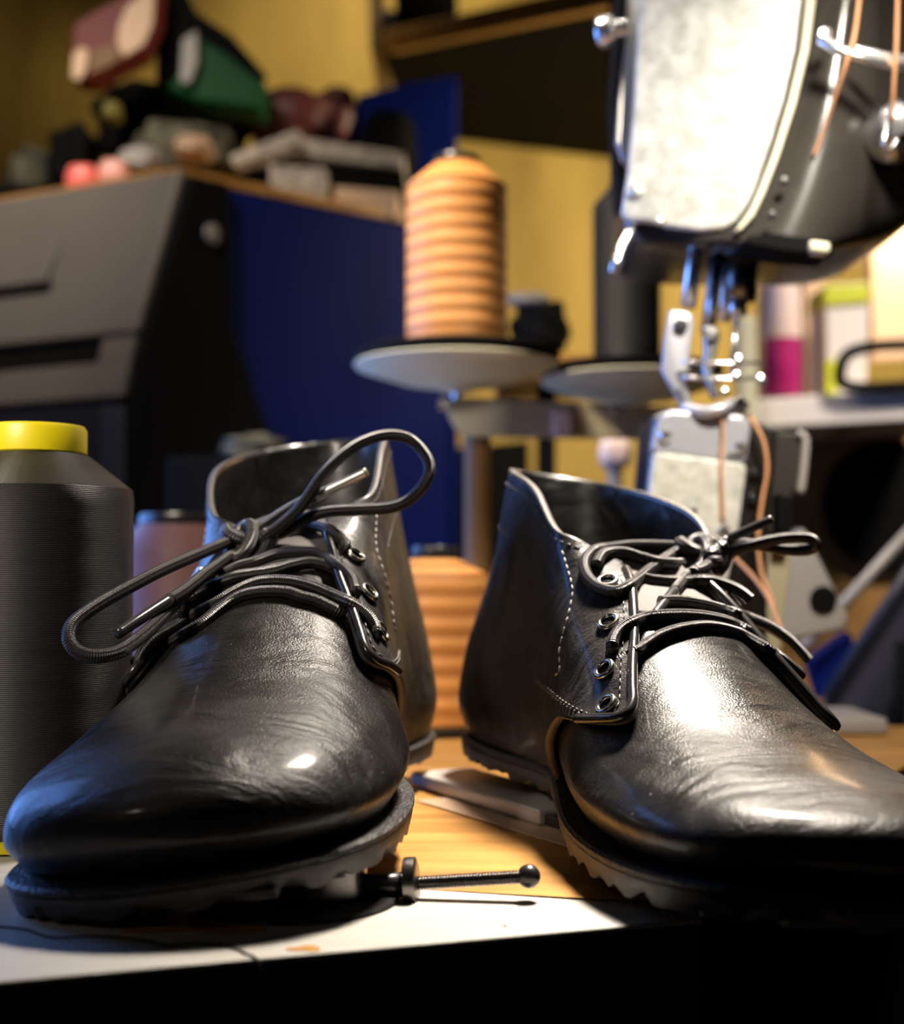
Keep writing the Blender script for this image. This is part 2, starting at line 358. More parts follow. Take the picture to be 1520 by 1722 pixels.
NET_6 = [(.004, .011), (-.003, .024), (-.006, .038), (-.005, .053), (-.001, .068), (.003, .085), (.004, .103), (.001, .123), (-.003, .143)]
def build_net(lat=1.02, tipm=0.002, waist_med=-0.004, hs=1.0, lean=0.0, tb=1.0):
    N = np.zeros((9, 12, 3))
    for r in range(9):
        N[r, 0] = (NET_F[r][0], tipm*(1-r/8), NET_F[r][1]); N[r, 6] = (NET_6[r][0], 0, NET_6[r][1])
        for c, A in ((1, NET_1), (2, NET_2), (3, NET_3), (4, NET_4), (5, NET_5)):
            s, m, z = A[r]; f = 1-r/8
            mm = m + (waist_med*f if c == 3 else 0)
            if c == 1: m *= 1+.20*f; mm *= 1+.32*f
            if c == 2: m *= 1+.03*f; mm *= 1+.10*f
            if r >= 5 and c in (3, 4, 5):
                q = {3: (1, 1, .97, .93), 4: (1, .98, .92, .83), 5: (.97, .92, .85, .74)}[c][r-5]; mm *= q; m *= q
            N[r, c] = (s+(0.004*f if c == 1 else 0), mm, z)
            ml = m*(1+(lat-1)*f) if c in (2, 3) else (m*(1-0.05*f) if c == 1 else m)
            N[r, 12-c] = (s+(0.010*f if c == 1 else 0), -ml, z)
    for r in range(9):
        for c, g in ((0, 1), (1, 1), (11, 1), (2, .8), (10, .8), (3, .3), (9, .3)):
            N[r, c, 1] += 0.007*g*min(1, max(0, (r-2)/3))          # the instep crest leans to the inner side
            N[r, c, 2] += 0.008*g*math.exp(-((r-5.3)/1.3)**2)        # and stands high at the throat
    for r in range(9):
        N[r, :, 1] += lean*(r/8)**1.3
        for c, g in ((0, 1), (1, 1), (11, 1), (2, 1), (10, 1)):
            N[r, c, 2] = 0.011+(N[r, c, 2]-0.011)*(1+(tb-1)*math.exp(-((r-3.2)/1.6)**2))
    N[:, :, 2] = 0.011+(N[:, :, 2]-0.011)*hs
    return N
NET = build_net()
def crom(a, b, c, d, t): return 0.5*((2*b)+(-a+c)*t+(2*a-5*b+4*c-d)*t*t+(-a+3*b-3*c+d)*t**3)
def S(t, phi, net=None):
    net = NET if net is None else net
    t = min(max(t, 0.0), 8.0); i = min(int(t), 7); ft = t-i
    phi = phi % 12.0; j = int(phi); fp = phi-j
    rows = []
    for k in (-1, 0, 1, 2):
        r = i+k
        if r < 0: row = 2*net[0]-net[1]
        elif r > 8: row = 2*net[8]-net[7]
        else: row = net[r]
        rows.append(crom(row[(j-1) % 12], row[j % 12], row[(j+1) % 12], row[(j+2) % 12], fp))
    return crom(*rows, ft)
def SN(t, phi):
    e = 0.03
    a = S(min(t+e, 8), phi)-S(max(t-e, 0), phi); b = S(t, phi+e)-S(t, phi-e)
    n = np.cross(a, b); n /= (np.linalg.norm(n)+1e-12)
    return n
def SO(t, phi, off): return S(t, phi)+SN(t, phi)*off
_n = SN(1.5, 2.0)
NSGN = 1.0 if _n[1] > 0 else -1.0   # outward = +m on the + side
def SP(t, phi, off=0.0): return S(t, phi)+NSGN*SN(t, phi)*off

def interp(x, xs, ys): return float(np.interp(x, xs, ys))
def phif(t):   # front edge of the quarters
    return interp(t, [0, 1.5, 2.6, 3.3, 3.7, 4.0, 4.6, 5.3, 6.2, 7.0, 8.0], [2.75, 2.60, 2.38, 2.12, 1.86, 1.72, 1.58, 1.36, 1.14, 1.02, 1.0])
MED = 0.15
def phim(t): return phif(t)-MED*min(1, max(0, (t-2.6)/1.2))
def ttop(a):   # collar height along the quarters, a = 0..1 round the heel
    d = min(a, 1-a)
    return 8.0 - 1.10*(1-min(d/0.30, 1.0))**1.5

def build_shoe(name, heel, heading, tilt, roll, mirror, label, zoff, hs, lean, tb, med, spring, latup, twist, eyes):
    global NET, MED
    MED = med
    NET = build_net(hs=hs, lean=lean, tb=tb)
    """heel = world (x, y) of the heel back; heading = degrees the toe swings from straight at the viewer"""
    mir = -1.0 if mirror else 1.0
    def W(p): return (p[1]*mir, -p[0], p[2])          # net (s, m, z) -> local x, y, z ; toe along -Y
    root = thing(name, (heel[0], heel[1], zoff), label, 'shoe', 'pair of black chukka boots', (tilt, roll, math.radians(heading)))
    def grid(nm, fn, nu, nv, m, thick=None, rim=None, off=1.0, par=root):
        vs = [W(fn(u/nu, v/nv)) for u in range(nu+1) for v in range(nv+1)]
        fs = []
        for u in range(nu):
            for v in range(nv):
                q = (u*(nv+1)+v, (u+1)*(nv+1)+v, (u+1)*(nv+1)+v+1, u*(nv+1)+v+1)
                fs.append(q if not mirror else q[::-1])
        o = link_mesh(nm, vs, fs, m, par)
        if thick:
            s = o.modifiers.new('thick', 'SOLIDIFY'); s.thickness = thick; s.offset = off; s.use_even_offset = False
            if rim is not None: s.material_offset_rim = rim[0]; s.material_offset = rim[1]
        return o
    def raise_(s, m, z=0.0):
        fw = min(1, max(0, (s-0.07)/0.11)); fw = fw*fw*(3-2*fw); lw = max(0.0, 1-z/0.055)
        return spring*max(0.0, (s-0.19)/0.095)**2 + latup*max(0.0, min(1.3, -m/0.065))**1.5*lw*fw + twist*max(0.0, (m+0.06)/0.11)**1.5*fw*(0.35+0.65*lw)
    def toe_z(p):
        p = np.array(p, float); p[2] += raise_(p[0], p[1], p[2]); return p
    # vamp: the whole front, tucked under the quarters
    def f_vamp(u, v):
        phi = -3.4+6.8*u; t = 6.15*v
        p = S(t, phi); return toe_z(p)
    grid('vamp', f_vamp, 88, 60, [M['vamp']], 0.0014, None, -1)
    # tongue
    def f_tongue(u, v):
        phi = (-1.35+2.7*u)*(1-0.38*v**4); t = 5.7+1.9*v*(1-0.10*(2*u-1)**4)
        p = SP(t, phi, -0.0012); p[2] += 0.004*math.sin(PI*u)*max(0, v-0.6)
        p[0] += 0.004*max(0, v-0.5)
        return p
    grid('tongue', f_tongue, 20, 30, [M['tongue']], 0.0022)
    # quarters
    def f_q(u, v, off=0.0016):
        d = min(u, 1-u)
        t = ttop(u)*v
        ph = phim(t)
        phi = ph+(12-ph-phif(t))*u
        o2 = off
        p = SP(t, phi, o2)
        if d < 0.25: p = p*(1.0) + (toe_z(p)-p)
        return p
    def f_quarter(u, v):
        # u spread so the front edges get more points
        return f_q(u, v)
    q = grid('quarter', f_quarter, 130, 70, [M['quarter'], M['edge'], M['lining']], 0.0026, (1, 2), 1)
    q.data.materials.clear()
    for mm in (M['lining'], M['edge'], M['quarter']): q.data.materials.append(mm)
    q.modifiers['thick'].offset = 1.0
    # backstay panel and collar band seams: raised second layer behind the seam
    def seam(nm, path, m, r=0.00032, dash=0.0026, gap=0.0011, par=root):
        pts = catmull(path, 6); L = [0]
        for i in range(1, len(pts)): L.append(L[-1]+float(np.linalg.norm(pts[i]-pts[i-1])))
        parts = []; s = 0
        P_ = np.array(pts)
        while s+dash < L[-1]:
            seg = [np.array([np.interp(s+dash*k/4, L, P_[:, a]) for a in range(3)]) for k in range(5)]
            sc = [.35, .9, 1, .9, .35]
            parts.append(tube_data([W(x) for x in seg], [r*c for c in sc], 6)); s += dash+gap
        vs, fs, uv = merge(parts)
        return link_mesh(nm, vs, fs, m, par, uvs=uv)
    OUT = 0.0045
    for sd in (0, 1):
        g = (lambda u, v: f_q(u if sd == 0 else 1-u, v, OUT))
        # long seam of the facing, running down from the collar
        seam('stitching', [g(interp(v, [0, .40, .6, .8, .93], [.07, .095, .118, .115, .135]), v) for v in np.linspace(0.50, 0.93, 14)], M['stitch'])
        # row next to the lacing edge
        seam('stitching', [g(0.018, v) for v in np.linspace(0.52, 0.90, 14)], M['stitch_dark'], 0.0003)
        # double row at the flap's foot
        for k in (0.035, 0.052):
            seam('stitching', [g(0.014+0.078*x, 0.462-0.07*x+k-0.035) for x in np.linspace(0, 1, 8)], M['stitch_dark'], 0.0005, 0.0016, 0.0022)
        # piping along the lacing edge
        pp = catmull([g(0.0015, v) for v in np.linspace(0.44, 0.955, 12)], 5)
        vs, fs, uv = tube_data([W(x) for x in pp], 0.0017, 8); link_mesh('piping', vs, fs, M['piping'], root, uvs=uv)
        for v, u in eyes:
            c = Vector(W(g(u, v))); du = Vector(W(g(u+.02, v)))-c; dv = Vector(W(g(u, v+.03)))-c
            n = du.cross(dv).normalized()
            cen = Vector(W(f_q(.5, v)))
            if n.dot(c-cen) < 0: n = -n
            a = du.normalized(); b = n.cross(a)
            ring = [c+n*0.0006+(a*math.cos(2*PI*k/24)+b*math.sin(2*PI*k/24))*0.0031 for k in range(24)]
            vs, fs, uv = tube_data(ring, 0.00095, 8, True)
            e = link_mesh('eyelet', vs, fs, M['eyelet'], root, uvs=uv)
            # the punched hole
            disc = [c+n*0.0003+(a*math.cos(2*PI*k/20)+b*math.sin(2*PI*k/20))*0.0026 for k in range(20)]
            disc2 = [p-n*0.0012 for p in disc]
            vs = disc+disc2; fs = [tuple(range(20)), tuple(range(39, 19, -1))]+[(k, k+20, (k+1) % 20+20, (k+1) % 20) for k in range(20)]
            link_mesh('eyelet_hole', vs, fs, M['black'], e)
    # collar seam
    seam('stitching', [f_q(u, 0.955, OUT) for u in np.linspace(0.10, 0.90, 40)], M['stitch_dark'], 0.0003)
    seam('stitching', [f_q(u, interp(abs(u-.5), [0, .25, .36], [.84, .80, .74]), OUT) for u in np.linspace(0.16, 0.84, 40)], M['stitch_dark'], 0.0003)
    # insole board closing the upper
    ring = [S(0.0, 12*k/72) for k in range(72)]
    vs = [W(toe_z(p)) for p in ring]+[W(toe_z(p-np.array([0, 0, .003]))) for p in ring]
    link_mesh('insole', vs, [tuple(range(72)), tuple(range(143, 71, -1))]+[(k, k+72, (k+1) % 72+72, (k+1) % 72) for k in range(72)], M['black'], root)
    # sole: welt and ripple outsole
    NS = 240
    def outl(off):
        base = np.array([S(0.15, 12*k/NS)[:2] for k in range(NS)])
        t = np.roll(base, -2, 0)-np.roll(base, 2, 0); nrm = np.stack([-t[:, 1], t[:, 0]], 1); nrm /= np.linalg.norm(nrm, axis=1)[:, None]
        c = base.mean(0)
        if ((base-c)*nrm).sum() < 0: nrm = -nrm
        o = base+nrm*off
        for _ in range(6): o = (np.roll(o, 1, 0)+o*2+np.roll(o, -1, 0))/4
        return o
    def sole_z(s, m=0.0): return raise_(s, m) + 0.0035*math.exp(-((s-0.115)/0.035)**2)
    def layer(nm, rings, m, par=root):
        vs = []; n = NS
        for off, z, jag in rings:
            o = outl(off)
            for k in range(n):
                zz = z
                if jag: zz += jag*abs(((k*0.31) % 2)-1)*(0.55+0.45*math.sin(k*0.9+k*k*0.013))
                vs.append(W((o[k][0], o[k][1], zz+sole_z(o[k][0], o[k][1]))))
        fs = []
        for r in range(len(rings)-1):
            for k in range(n):
                k2 = (k+1) % n; qd = (r*n+k, r*n+k2, (r+1)*n+k2, (r+1)*n+k); fs.append(qd)
        fs.append(tuple(range(n-1, -1, -1))); fs.append(tuple(range((len(rings)-1)*n, len(rings)*n)))
        o = link_mesh(nm, vs, fs, m, par)
        import bmesh
        bm = bmesh.new(); bm.from_mesh(o.data); bmesh.ops.recalc_face_normals(bm, faces=bm.faces); bm.to_mesh(o.data); bm.free()
        o.modifiers.new('edge', 'EDGE_SPLIT').split_angle = math.radians(40)
        return o
    layer('welt', [(.0045, .0062, 0), (.0058, .0068, 0), (.0060, .0082, 0), (.0050, .0092, 0), (.000, .0096, 0)], M['welt'])
    layer('outsole', [(.0000, .0004, 0.0030), (.0036, -.0002, 0.0042), (.0046, .0030, .0012), (.0050, .0044, 0), (.0052, .0062, 0)], M['sole'])
    # ripple bars under the forefoot and heel
    parts = []
    for k in range(17):
        s = 0.02+k*0.0158
        if 0.085 < s < 0.14: continue
        o = outl(-0.002); near = [p for p in o if abs(p[0]-s) < 0.006]
        if len(near) < 2: continue
        lo = min(p[1] for p in near); hi = max(p[1] for p in near); z0, z1 = sole_z(s, lo), sole_z(s, hi)
        a = [(s-.005, .003), (s+.005, .003), (s+.001, -.0002)]
        vs = [W((x, lo, z0+zz)) for x, zz in a]+[W((x, hi, z1+zz)) for x, zz in a]
        link_mesh('tread', vs, [(0, 1, 2), (5, 4, 3), (0, 3, 4, 1), (1, 4, 5, 2), (2, 5, 3, 0)], M['sole'], root, smooth=False)
    return root, f_q, W
left_shoe, fqL, WL = build_shoe('chukka_boot', (-0.037, 0.640), -9.0, math.radians(2.6), math.radians(-6.0), False,
    'black leather boot pointing at the viewer, laces tied in a large open bow', 0.0130, 1.02, -0.003, 1.0, 0.15, 0.002, 0.004, 0.004, ((.81, .05), (.70, .05), (.59, .05)))
right_shoe, fqR, WR = build_shoe('chukka_boot', (0.028, 0.620), 19.0, math.radians(4.7), math.radians(7.0), True,
    'black leather boot showing its inner side, toe hanging past the table corner', 0.0150, 0.87, 0.0, 0.90, 0.34, 0.010, 0.010, 0.0, ((.86, .046), (.745, .044), (.635, .040), (.545, .030)))
# ------------------------------------------------------------------ setting
E0, E1 = Q(0, 1650), Q(1180, 1545)
ed = (E1-E0).normalized(); back = Vector((-ed.y, ed.x, 0))
TL = E0-ed*0.35; TR = E1
tt = [TL, TR, TR+back*0.95+ed*0.20, TL+back*0.95]
def up(v, z): return Vector((v.x, v.y, z))
# the table: corner at the front, its right side running back and outward
tbl = thing('work_table', (TL+TR)/2*0+Vector((0, .7, -0.75)), 'grey laminate work table with a dark front edge under both boots', 'table')
prism('tabletop', [up(v, 0) for v in tt], [up(v, -0.0014) for v in tt], M['table'], tbl, 0.0008)
fr = [v for v in tt]
prism('apron', [up(v, -0.0014) for v in fr], [up(v, -0.20) for v in fr], M['table_edge'], tbl, 0.0008)
for c in (tt[0]+Vector((.06, .06, 0)), tt[1]+Vector((-.05, .08, 0)), tt[2]+Vector((-.1, -.06, 0)), tt[3]+Vector((.06, -.06, 0))):
    box('leg', (c.x, c.y, -0.475), (.05, .05, .55), M['black_metal'], tbl, bev=.003)
def struct(o): o['kind'] = 'structure'; return o
struct(box('floor', (0, 1.2, -0.76), (5, 4, 0.02), M['floor'], bev=0))
struct(box('wall_back', (0.2, 2.36, 0.6), (5, 0.04, 2.8), M['wall'], bev=0))
# ------------------------------------------------------------------ laces: follow the boots' surface where they lie on it
bpy.context.view_layer.update()
def bvh_of(root):
    dg = bpy.context.evaluated_depsgraph_get(); vs = []; fs = []
    for ch in root.children:
        if ch.name.split('.')[0] not in ('vamp', 'quarter', 'tongue'): continue
        e = ch.evaluated_get(dg); me = e.to_mesh(); o = len(vs)
        vs += [ch.matrix_world @ v.co for v in me.vertices]; fs += [tuple(i+o for i in p.vertices) for p in me.polygons]
        e.to_mesh_clear()
    return BVHTree.FromPolygons(vs, fs)
O = Vector((0, 0, CAMH))
def lie(bvh, pts, r, sub=8, lift=0.0009):
    """pts: (px, py, off) lies off in front of the leather there; (px, py, None, Y) hangs free at depth Y"""
    prim = []
    for p in pts:
        d = ray(p[0], p[1]).normalized()
        if len(p) == 4: prim.append((p[0], p[1], p[3], 0))
        else:
            h = bvh.ray_cast(O, d)
            Y = h[0].y if h[0] else (prim[-1][2] if prim else 0.50)
            prim.append((p[0], p[1], Y-p[2], 1 if p[2] < 0 else 0))
    cv = catmull(prim, sub)
    cv = [list(q) for q in cv]
    # never sink into the leather
    for _ in range(3):
        for q in cv:
            h = bvh.ray_cast(O, ray(q[0], q[1]).normalized())
            if h[0] and q[3] < 0.4: q[2] = min(q[2], h[0].y-r-lift)
        ys = [q[2] for q in cv]
        for i in range(1, len(cv)-1): cv[i][2] = 0.25*ys[i-1]+0.5*ys[i]+0.25*ys[i+1]
    return [P(*q[:3]) for q in cv]
bL, bR = bvh_of(left_shoe), bvh_of(right_shoe)
def shoelace(root, bvh, strands, knotc, r, aglets):
    kz = bvh.ray_cast(O, ray(*knotc).normalized())[0].y
    lace = []
    for st in strands:
        pts = [(a[0], a[1], a[2]) if not isinstance(a[2], str) else (a[0], a[1], None, kz+float(a[2])) for a in st]
        lace.append(tube_data(lie(bvh, pts, r), r, 12))
    K = P(knotc[0], knotc[1], kz-0.0085)
    kx = 0.0068; path = []
    for i in range(60):
        t = 2*PI*i/60
        path.append(K+Vector((kx*(math.sin(t)+0.35*math.sin(2*t)), 0.0030*math.sin(3*t), 0.0048*math.cos(t)-0.0036*math.cos(2*t)-0.10*kx*math.sin(t))))
    lace.append(tube_data(path, r*1.3, 12, True))
    path = []
    for i in range(50):
        t = 2*PI*i/50
        path.append(K+Vector((0.0040*math.cos(t)-0.002, -0.0018+0.0050*math.sin(t), 0.0055*math.sin(t)+0.0030*math.cos(t))))
    lace.append(tube_data(path, r*1.45, 12, True))
    path = [q+Vector((0.0062, 0.001, -0.001)) for q in path]
    lace.append(tube_data(path, r*1.35, 12, True))
    vs, fs, uv = merge(lace); I = local(root)
    lo = link_mesh('lace', [I @ Vector(v) for v in vs], fs, M['lace'], root, uvs=uv)
    for pts, m in aglets:
        q = lie(bvh, [(a[0], a[1], a[2]) if not isinstance(a[2], str) else (a[0], a[1], None, kz+float(a[2])) for a in pts], r, 6)
        n = len(q); rr = [r*(0.92-0.15*k/n) for k in range(n)]
        a = tube('aglet', q, rr, M[m], None, 12)
        a.data.transform(I); a.parent = lo
    return lo
R_L = 0.0022
shoelace(left_shoe, bL, [
  # big loop to the upper side
  [(430, 905, '-.010'), (453, 897, '-.012'), (494, 864, '-.014'), (514, 841, '-.015'), (545, 797, '-.014'), (581, 761, '-.012'), (619, 739, '-.010'), (658, 731, '-.008'), (691, 740, '-.006'), (717, 769, '-.006'), (722, 794, '-.007'), (709, 820, '-.009'), (684, 843, '-.011'), (653, 854, '-.012'), (607, 857, '-.012'), (555, 860, '-.011'), (517, 871, '-.010'), (478, 894, '-.008'), (440, 903, '-.006')],
  [(430, 900, '-.009'), (442, 887, '-.009'), (473, 864, '-.009'), (509, 844, '-.010'), (530, 835, '-.011')],
  # loop hanging to the outer side
  [(395, 910, '-.009'), (382, 912, '-.013'), (334, 932, '-.030'), (270, 960, '-.052'), (205, 994, '-.072'), (154, 1024, '-.084'), (122, 1050, '-.090'), (116, 1076, '-.093'), (131, 1096, '-.094'), (162, 1104, '-.094'), (198, 1097, '-.090'), (231, 1076, '-.082'), (265, 1046, '-.068'), (295, 1015, '-.052'), (335, 975, '-.034'), (385, 935, '-.014'), (405, 922, '-.006')],
  [(400, 928, '-.010'), (385, 936, '-.016'), (346, 964, '-.032'), (310, 993, '-.050'), (285, 1009, '-.060')],
  # rows across the tongue
  [(440, 905, '-.006'), (486, 887, .003), (517, 883, .003), (550, 889, .002), (571, 905, .002), (581, 918, .001), (576, 928, -.003)],
  [(372, 968, .002), (400, 954, .003), (427, 946, .003), (465, 933, .003), (509, 929, .003), (540, 934, .003), (568, 951, .002), (589, 971, .002), (597, 990, .001), (597, 1000, -.003)],
  [(300, 1040, .001), (303, 1020, .002), (313, 1009, .003), (336, 996, .003), (367, 981, .003), (398, 970, .0025), (427, 965, .002), (460, 960, .001), (491, 951, .001), (519, 946, .001), (545, 950, .0002), (572, 962, -.004), (590, 970, -.006)],
  [(238, 1132, -.003), (237, 1104, .001), (254, 1078, .002), (282, 1060, .003), (321, 1037, .003), (359, 1017, .003), (398, 994, .003), (436, 979, .003), (480, 977, .003), (520, 985, .003), (560, 1001, .003), (595, 1017, .002), (619, 1036, .0015), (632, 1058, .001), (631, 1072, -.003)],
  [(228, 1112, -.004), (250, 1102, -.003), (282, 1084, .0005), (312, 1066, .001), (341, 1048, .0015), (367, 1027, .002), (398, 1006, .002), (436, 996, .002), (480, 996, .002), (507, 1004, .002), (533, 1011, .001), (560, 1024, .0002), (590, 1040, -.004), (605, 1050, -.006)],
 ], (418, 914), R_L,
 [([(530, 835, '-.011'), (572, 815, '-.013'), (617, 793, '-.015')], 'aglet'), ([(285, 1009, '-.060'), (240, 1038, '-.073'), (198, 1066, '-.083')], 'aglet_dark')])
shoelace(right_shoe, bR, [
  [(1165, 925, '-.006'), (1139, 919, '-.006'), (1076, 917, '-.009'), (1032, 921, '-.012'), (1000, 926, '-.015'), (983, 945, '-.017'), (987, 969, '-.018'), (1006, 988, '-.018'), (1035, 995, '-.018'), (1061, 983, '-.017'), (1090, 960, '-.015'), (1122, 937, '-.012'), (1148, 923, '-.010'), (1165, 925, '-.008')],
  [(1003, 950, .001), (1015, 932, .002), (1047, 929, .002), (1080, 938, .002), (1110, 946, .002), (1160, 948, .002)],
  [(1190, 950, '-.008'), (1180, 957, '-.010'), (1157, 968, '-.011'), (1134, 994, '-.013')],
  [(1190, 935, '-.006'), (1209, 925, '-.008'), (1226, 906, '-.010')],
  [(1195, 945, '-.006'), (1215, 940, '-.008'), (1238, 926, '-.010'), (1278, 913, '-.012'), (1322, 905, '-.014'), (1359, 905, '-.014'), (1371, 915, '-.014'), (1359, 925, '-.013'), (1322, 925, '-.011'), (1293, 920, '-.009'), (1250, 914, '-.006'), (1215, 922, '-.005'), (1190, 930, '-.004')],
  [(1082, 972, .001), (1102, 976, .0015), (1148, 979, .002), (1191, 976, .002), (1235, 989, .002), (1262, 1008, .001)],
  [(1110, 1012, .001), (1139, 1011, .002), (1177, 1016, .002), (1220, 1027, .002), (1264, 1041, .002), (1301, 1058, .002), (1333, 1082, .001), (1360, 1112, .001)],
  [(1030, 1104, -.003), (1031, 1078, .001), (1047, 1056, .002), (1081, 1040, .002), (1119, 1035, .002), (1163, 1035, .002), (1206, 1041, .002), (1238, 1052, .001), (1275, 1072, -.004)],
  [(1025, 1118, -.005), (1048, 1108, -.003), (1080, 1089, .001), (1110, 1070, .002), (1148, 1058, .002), (1191, 1054, .002), (1235, 1063, .002), (1273, 1082, .001), (1307, 1103, .0005), (1330, 1122, -.004), (1345, 1135, -.006)],
 ], (1180, 935), 0.0022,
 [([(1134, 994, '-.013'), (1116, 1016, '-.015'), (1099, 1036, '-.016')], 'aglet_dark'), ([(1226, 906, '-.010'), (1262, 889, '-.013'), (1299, 873, '-.016')], 'aglet_dark')])
# ------------------------------------------------------------------ boards, steel and gauge on the table
bd = [Q(72, 1325, .0022), Q(500, 1440, .0022), Q(700, 1447, .0022), Q(1085, 1513, .0010), Q(1500, 1300, .0022), Q(1640, 1222, .0022), Q(82, 1214, .0022)]
bl = [up(v, 0.0) for v in bd]
# front edge of the board where it meets the table
bl[1] = up(Q(500, 1480, 0), 0); bl[2] = up(Q(700, 1496, 0), 0); bl[3] = up(Q(1100, 1517, 0), 0)
tag(prism('wooden_board', bd, bl, M['wood'], None, 0.0006), 'flat amber pine board lying on the grey table behind and between the boots', 'board')
# steel bar with a blunt end
def quad(a, b, depth, z0, z1): 
    d = (b-a).normalized(); n = Vector((-d.y, d.x, 0)); n = n if n.y > 0 else -n
    f = [up(a, z0), up(b, z0), up(b, z1), up(a, z1)]; return f, [v+n*depth for v in f]
a, b = Q(690, 1297, .0088), Q(905, 1362, .0088)
f, k = quad(a, b, 0.030, 0.0030, 0.0088)
sb = thing('steel_bar', ((a+b)/2).to_tuple(), 'silver steel bar on the pine board, partly under the heel of the turned boot', 'steel bar')
prism('bar', f, k, M['bar_steel'], sb, 0.0012, False)
a2, b2 = Q(906, 1368, .012), Q(1040, 1340, .012)
f, k = quad(b+Vector((.001, .004, 0)), b+(b-a).normalized()*0.035+Vector((0, .006, 0)), 0.03, 0.0030, 0.0070)
prism('grip', f, k, M['black_metal'], sb, 0.001)
a, b = Q(700, 1345, .003), Q(1040, 1448, .003)
f, k = quad(a, b, 0.075, 0.0023, 0.0029)
tag(prism('thin_strip', f, k, M['tan'], None, 0.0002), 'thin brown strip of board sticking out beneath the silver steel bar', 'strip')
# gauge with ball-ended screw, standing under the boot's ball
gp = Q(545, 1530, 0); gz = 0.0072
g = thing('screw_gauge', (gp.x, gp.y, 0), 'small metal post with a horizontal ball-ended screw, under the sole of the facing boot', 'screw gauge')
lathe('post', [(.0112, .0012), (.0112, .0125), (.0105, .0120)], (gp.x, gp.y+.014, 0), M['gun'], g, 32)
lathe('base', [(.030, 0), (.0305, .0006), (.030, .0012)], (gp.x-.010, gp.y+.012, 0), M['black_metal'], g, 48)
A, B = P(625, 1490, .402), P(874, 1475, .398)
tube('arm', [P(600, 1490, .404), P(640, 1490, .402), P(684, 1487, .401)], .0036, M['black_metal'], g, 16)
lathe('knurled_nut', [(.0060, -.0020), (.0072, -.0016), (.0073, 0), (.0072, .0016), (.0060, .0020)], P(691, 1484, .401), M['gun'], g, 40, axis=(B-A))
n = 160; ax = (B-A).normalized(); L = (B-P(704, 1485, .401)).length; s0 = P(700, 1485.4, .401)
th = []; U = ax.orthogonal().normalized(); V = ax.cross(U); prof = []
turns = 34
for i in range(turns*2+1): prof.append((.0017 if i % 2 else .00215, L*1.02*i/(turns*2)))
lathe('screw', prof, s0, M['gun'], g, 20, axis=ax)
lathe('ball_end', [(.0034*math.sin(PI*i/20)+1e-5, -.0034*math.cos(PI*i/20)) for i in range(21)], P(889, 1473.5, .398), M['black_metal'], g, 32, axis=ax)
# loose black thread on the table top
tp = [(-30, 1556), (40, 1562), (85, 1576), (150, 1574), (210, 1577), (250, 1583), (280, 1590), (330, 1586), (385, 1592), (415, 1604)]
pts = [Q(x, y, .0004) for x, y in tp]
e = P(437, 1622, pts[-1].y-.006); pts += [Vector((Q(428, 1612, 0).x, Q(428, 1612, 0).y, .0003)), e, e+Vector((.001, -.001, -.006)), e+Vector((.0014, -.001, -.016))]
tag(tube('loose_thread', pts, .00028, M['black'], None, 6, sub=5), 'thin black thread lying on the grey table top and hanging over its front edge', 'thread')
# yellowish chip, glue spot, wide amber patch
def spot(name, px, py, rx, ry, m, label, h=.0002):
    c = Q(px, py, 0); vs = []; n = 28
    for zz in (0.00002, h):
        for i in range(n):
            a = 2*PI*i/n; w = 1+.18*math.sin(3*a+px)+.1*math.sin(5*a)
            vs.append((c.x+rx*w*math.cos(a), c.y+ry*w*math.sin(a), zz))
    fs = [tuple(range(n-1, -1, -1)), tuple(range(n, 2*n))]+[(i, (i+1) % n, (i+1) % n+n, i+n) for i in range(n)]
    return tag(link_mesh(name, vs, fs, m, None, False), label, 'spot')
spot('glue_spot', 513, 1596, .0042, .0024, M['wood'], 'small dried amber glue spot near the table front edge')
spot('amber_patch', 330, 1556, .020, .010, M['wood'], 'wide amber patch on the table under the facing boot toe')
spot('speck', 849, 1558, .0005, .0005, M['black'], 'tiny black speck on the pale table near its front corner')

# ------------------------------------------------------------------ thread spools
def spool(loc, yarn, cap, label, R=0.035, H=0.132, base=True, capr=0.018, caph=0.0105, group=None, tilt=0.0, name='thread_spool'):
    t = thing(name, loc, label, 'thread spool', group)
    x, y, z = loc; sh = H*0.845
    prof = [(R*.94, .004), (R, .010)]
    for i in range(1, 30): prof.append((R*(1+0.0012*math.sin(i*1.7)), .010+(sh-.014)*i/30))
    prof += [(R, sh-.004), (R*.985, sh), (capr*1.06, H-caph), (capr*.98, H-caph+.0005)]
    lathe('yarn', prof, loc, M[yarn], t, 56)
    lathe('cap', [(capr*.95, H-caph), (capr, H-caph+.001), (capr, H-.0015), (capr*.95, H), (capr*.70, H), (capr*.66, H-.004)], loc, M[cap], t, 48)
    if base: lathe('base_rim', [(R*.93, 0), (R*1.01, .0008), (R*1.01, .004), (R*.94, .0045)], loc, M[cap], t, 48)
    return t
c = Q(50, 1440, 0)
bs = spool((Q(50, 1440, 0).x*1.075, c.y+.034, 0), 'yarn_black', 'yellow', 'large black thread spool with a yellow cap, beside the facing boot', 0.0352, 0.1475, capr=.0183, caph=.0108)
s1 = P(300, 1200, .83); spool((s1.x, .83, .004), 'yarn_mauve', 'black_metal', 'mauve thread spool with black rim behind the facing boot', .0345, .127, capr=.0245, caph=.007)
s2 = P(731, 1200, .80); spool((s2.x, .80, .004), 'yarn_orange', 'black_metal', 'amber thread spool standing on the pine board between the two boots', .0315, .107, capr=.0138, caph=.008)
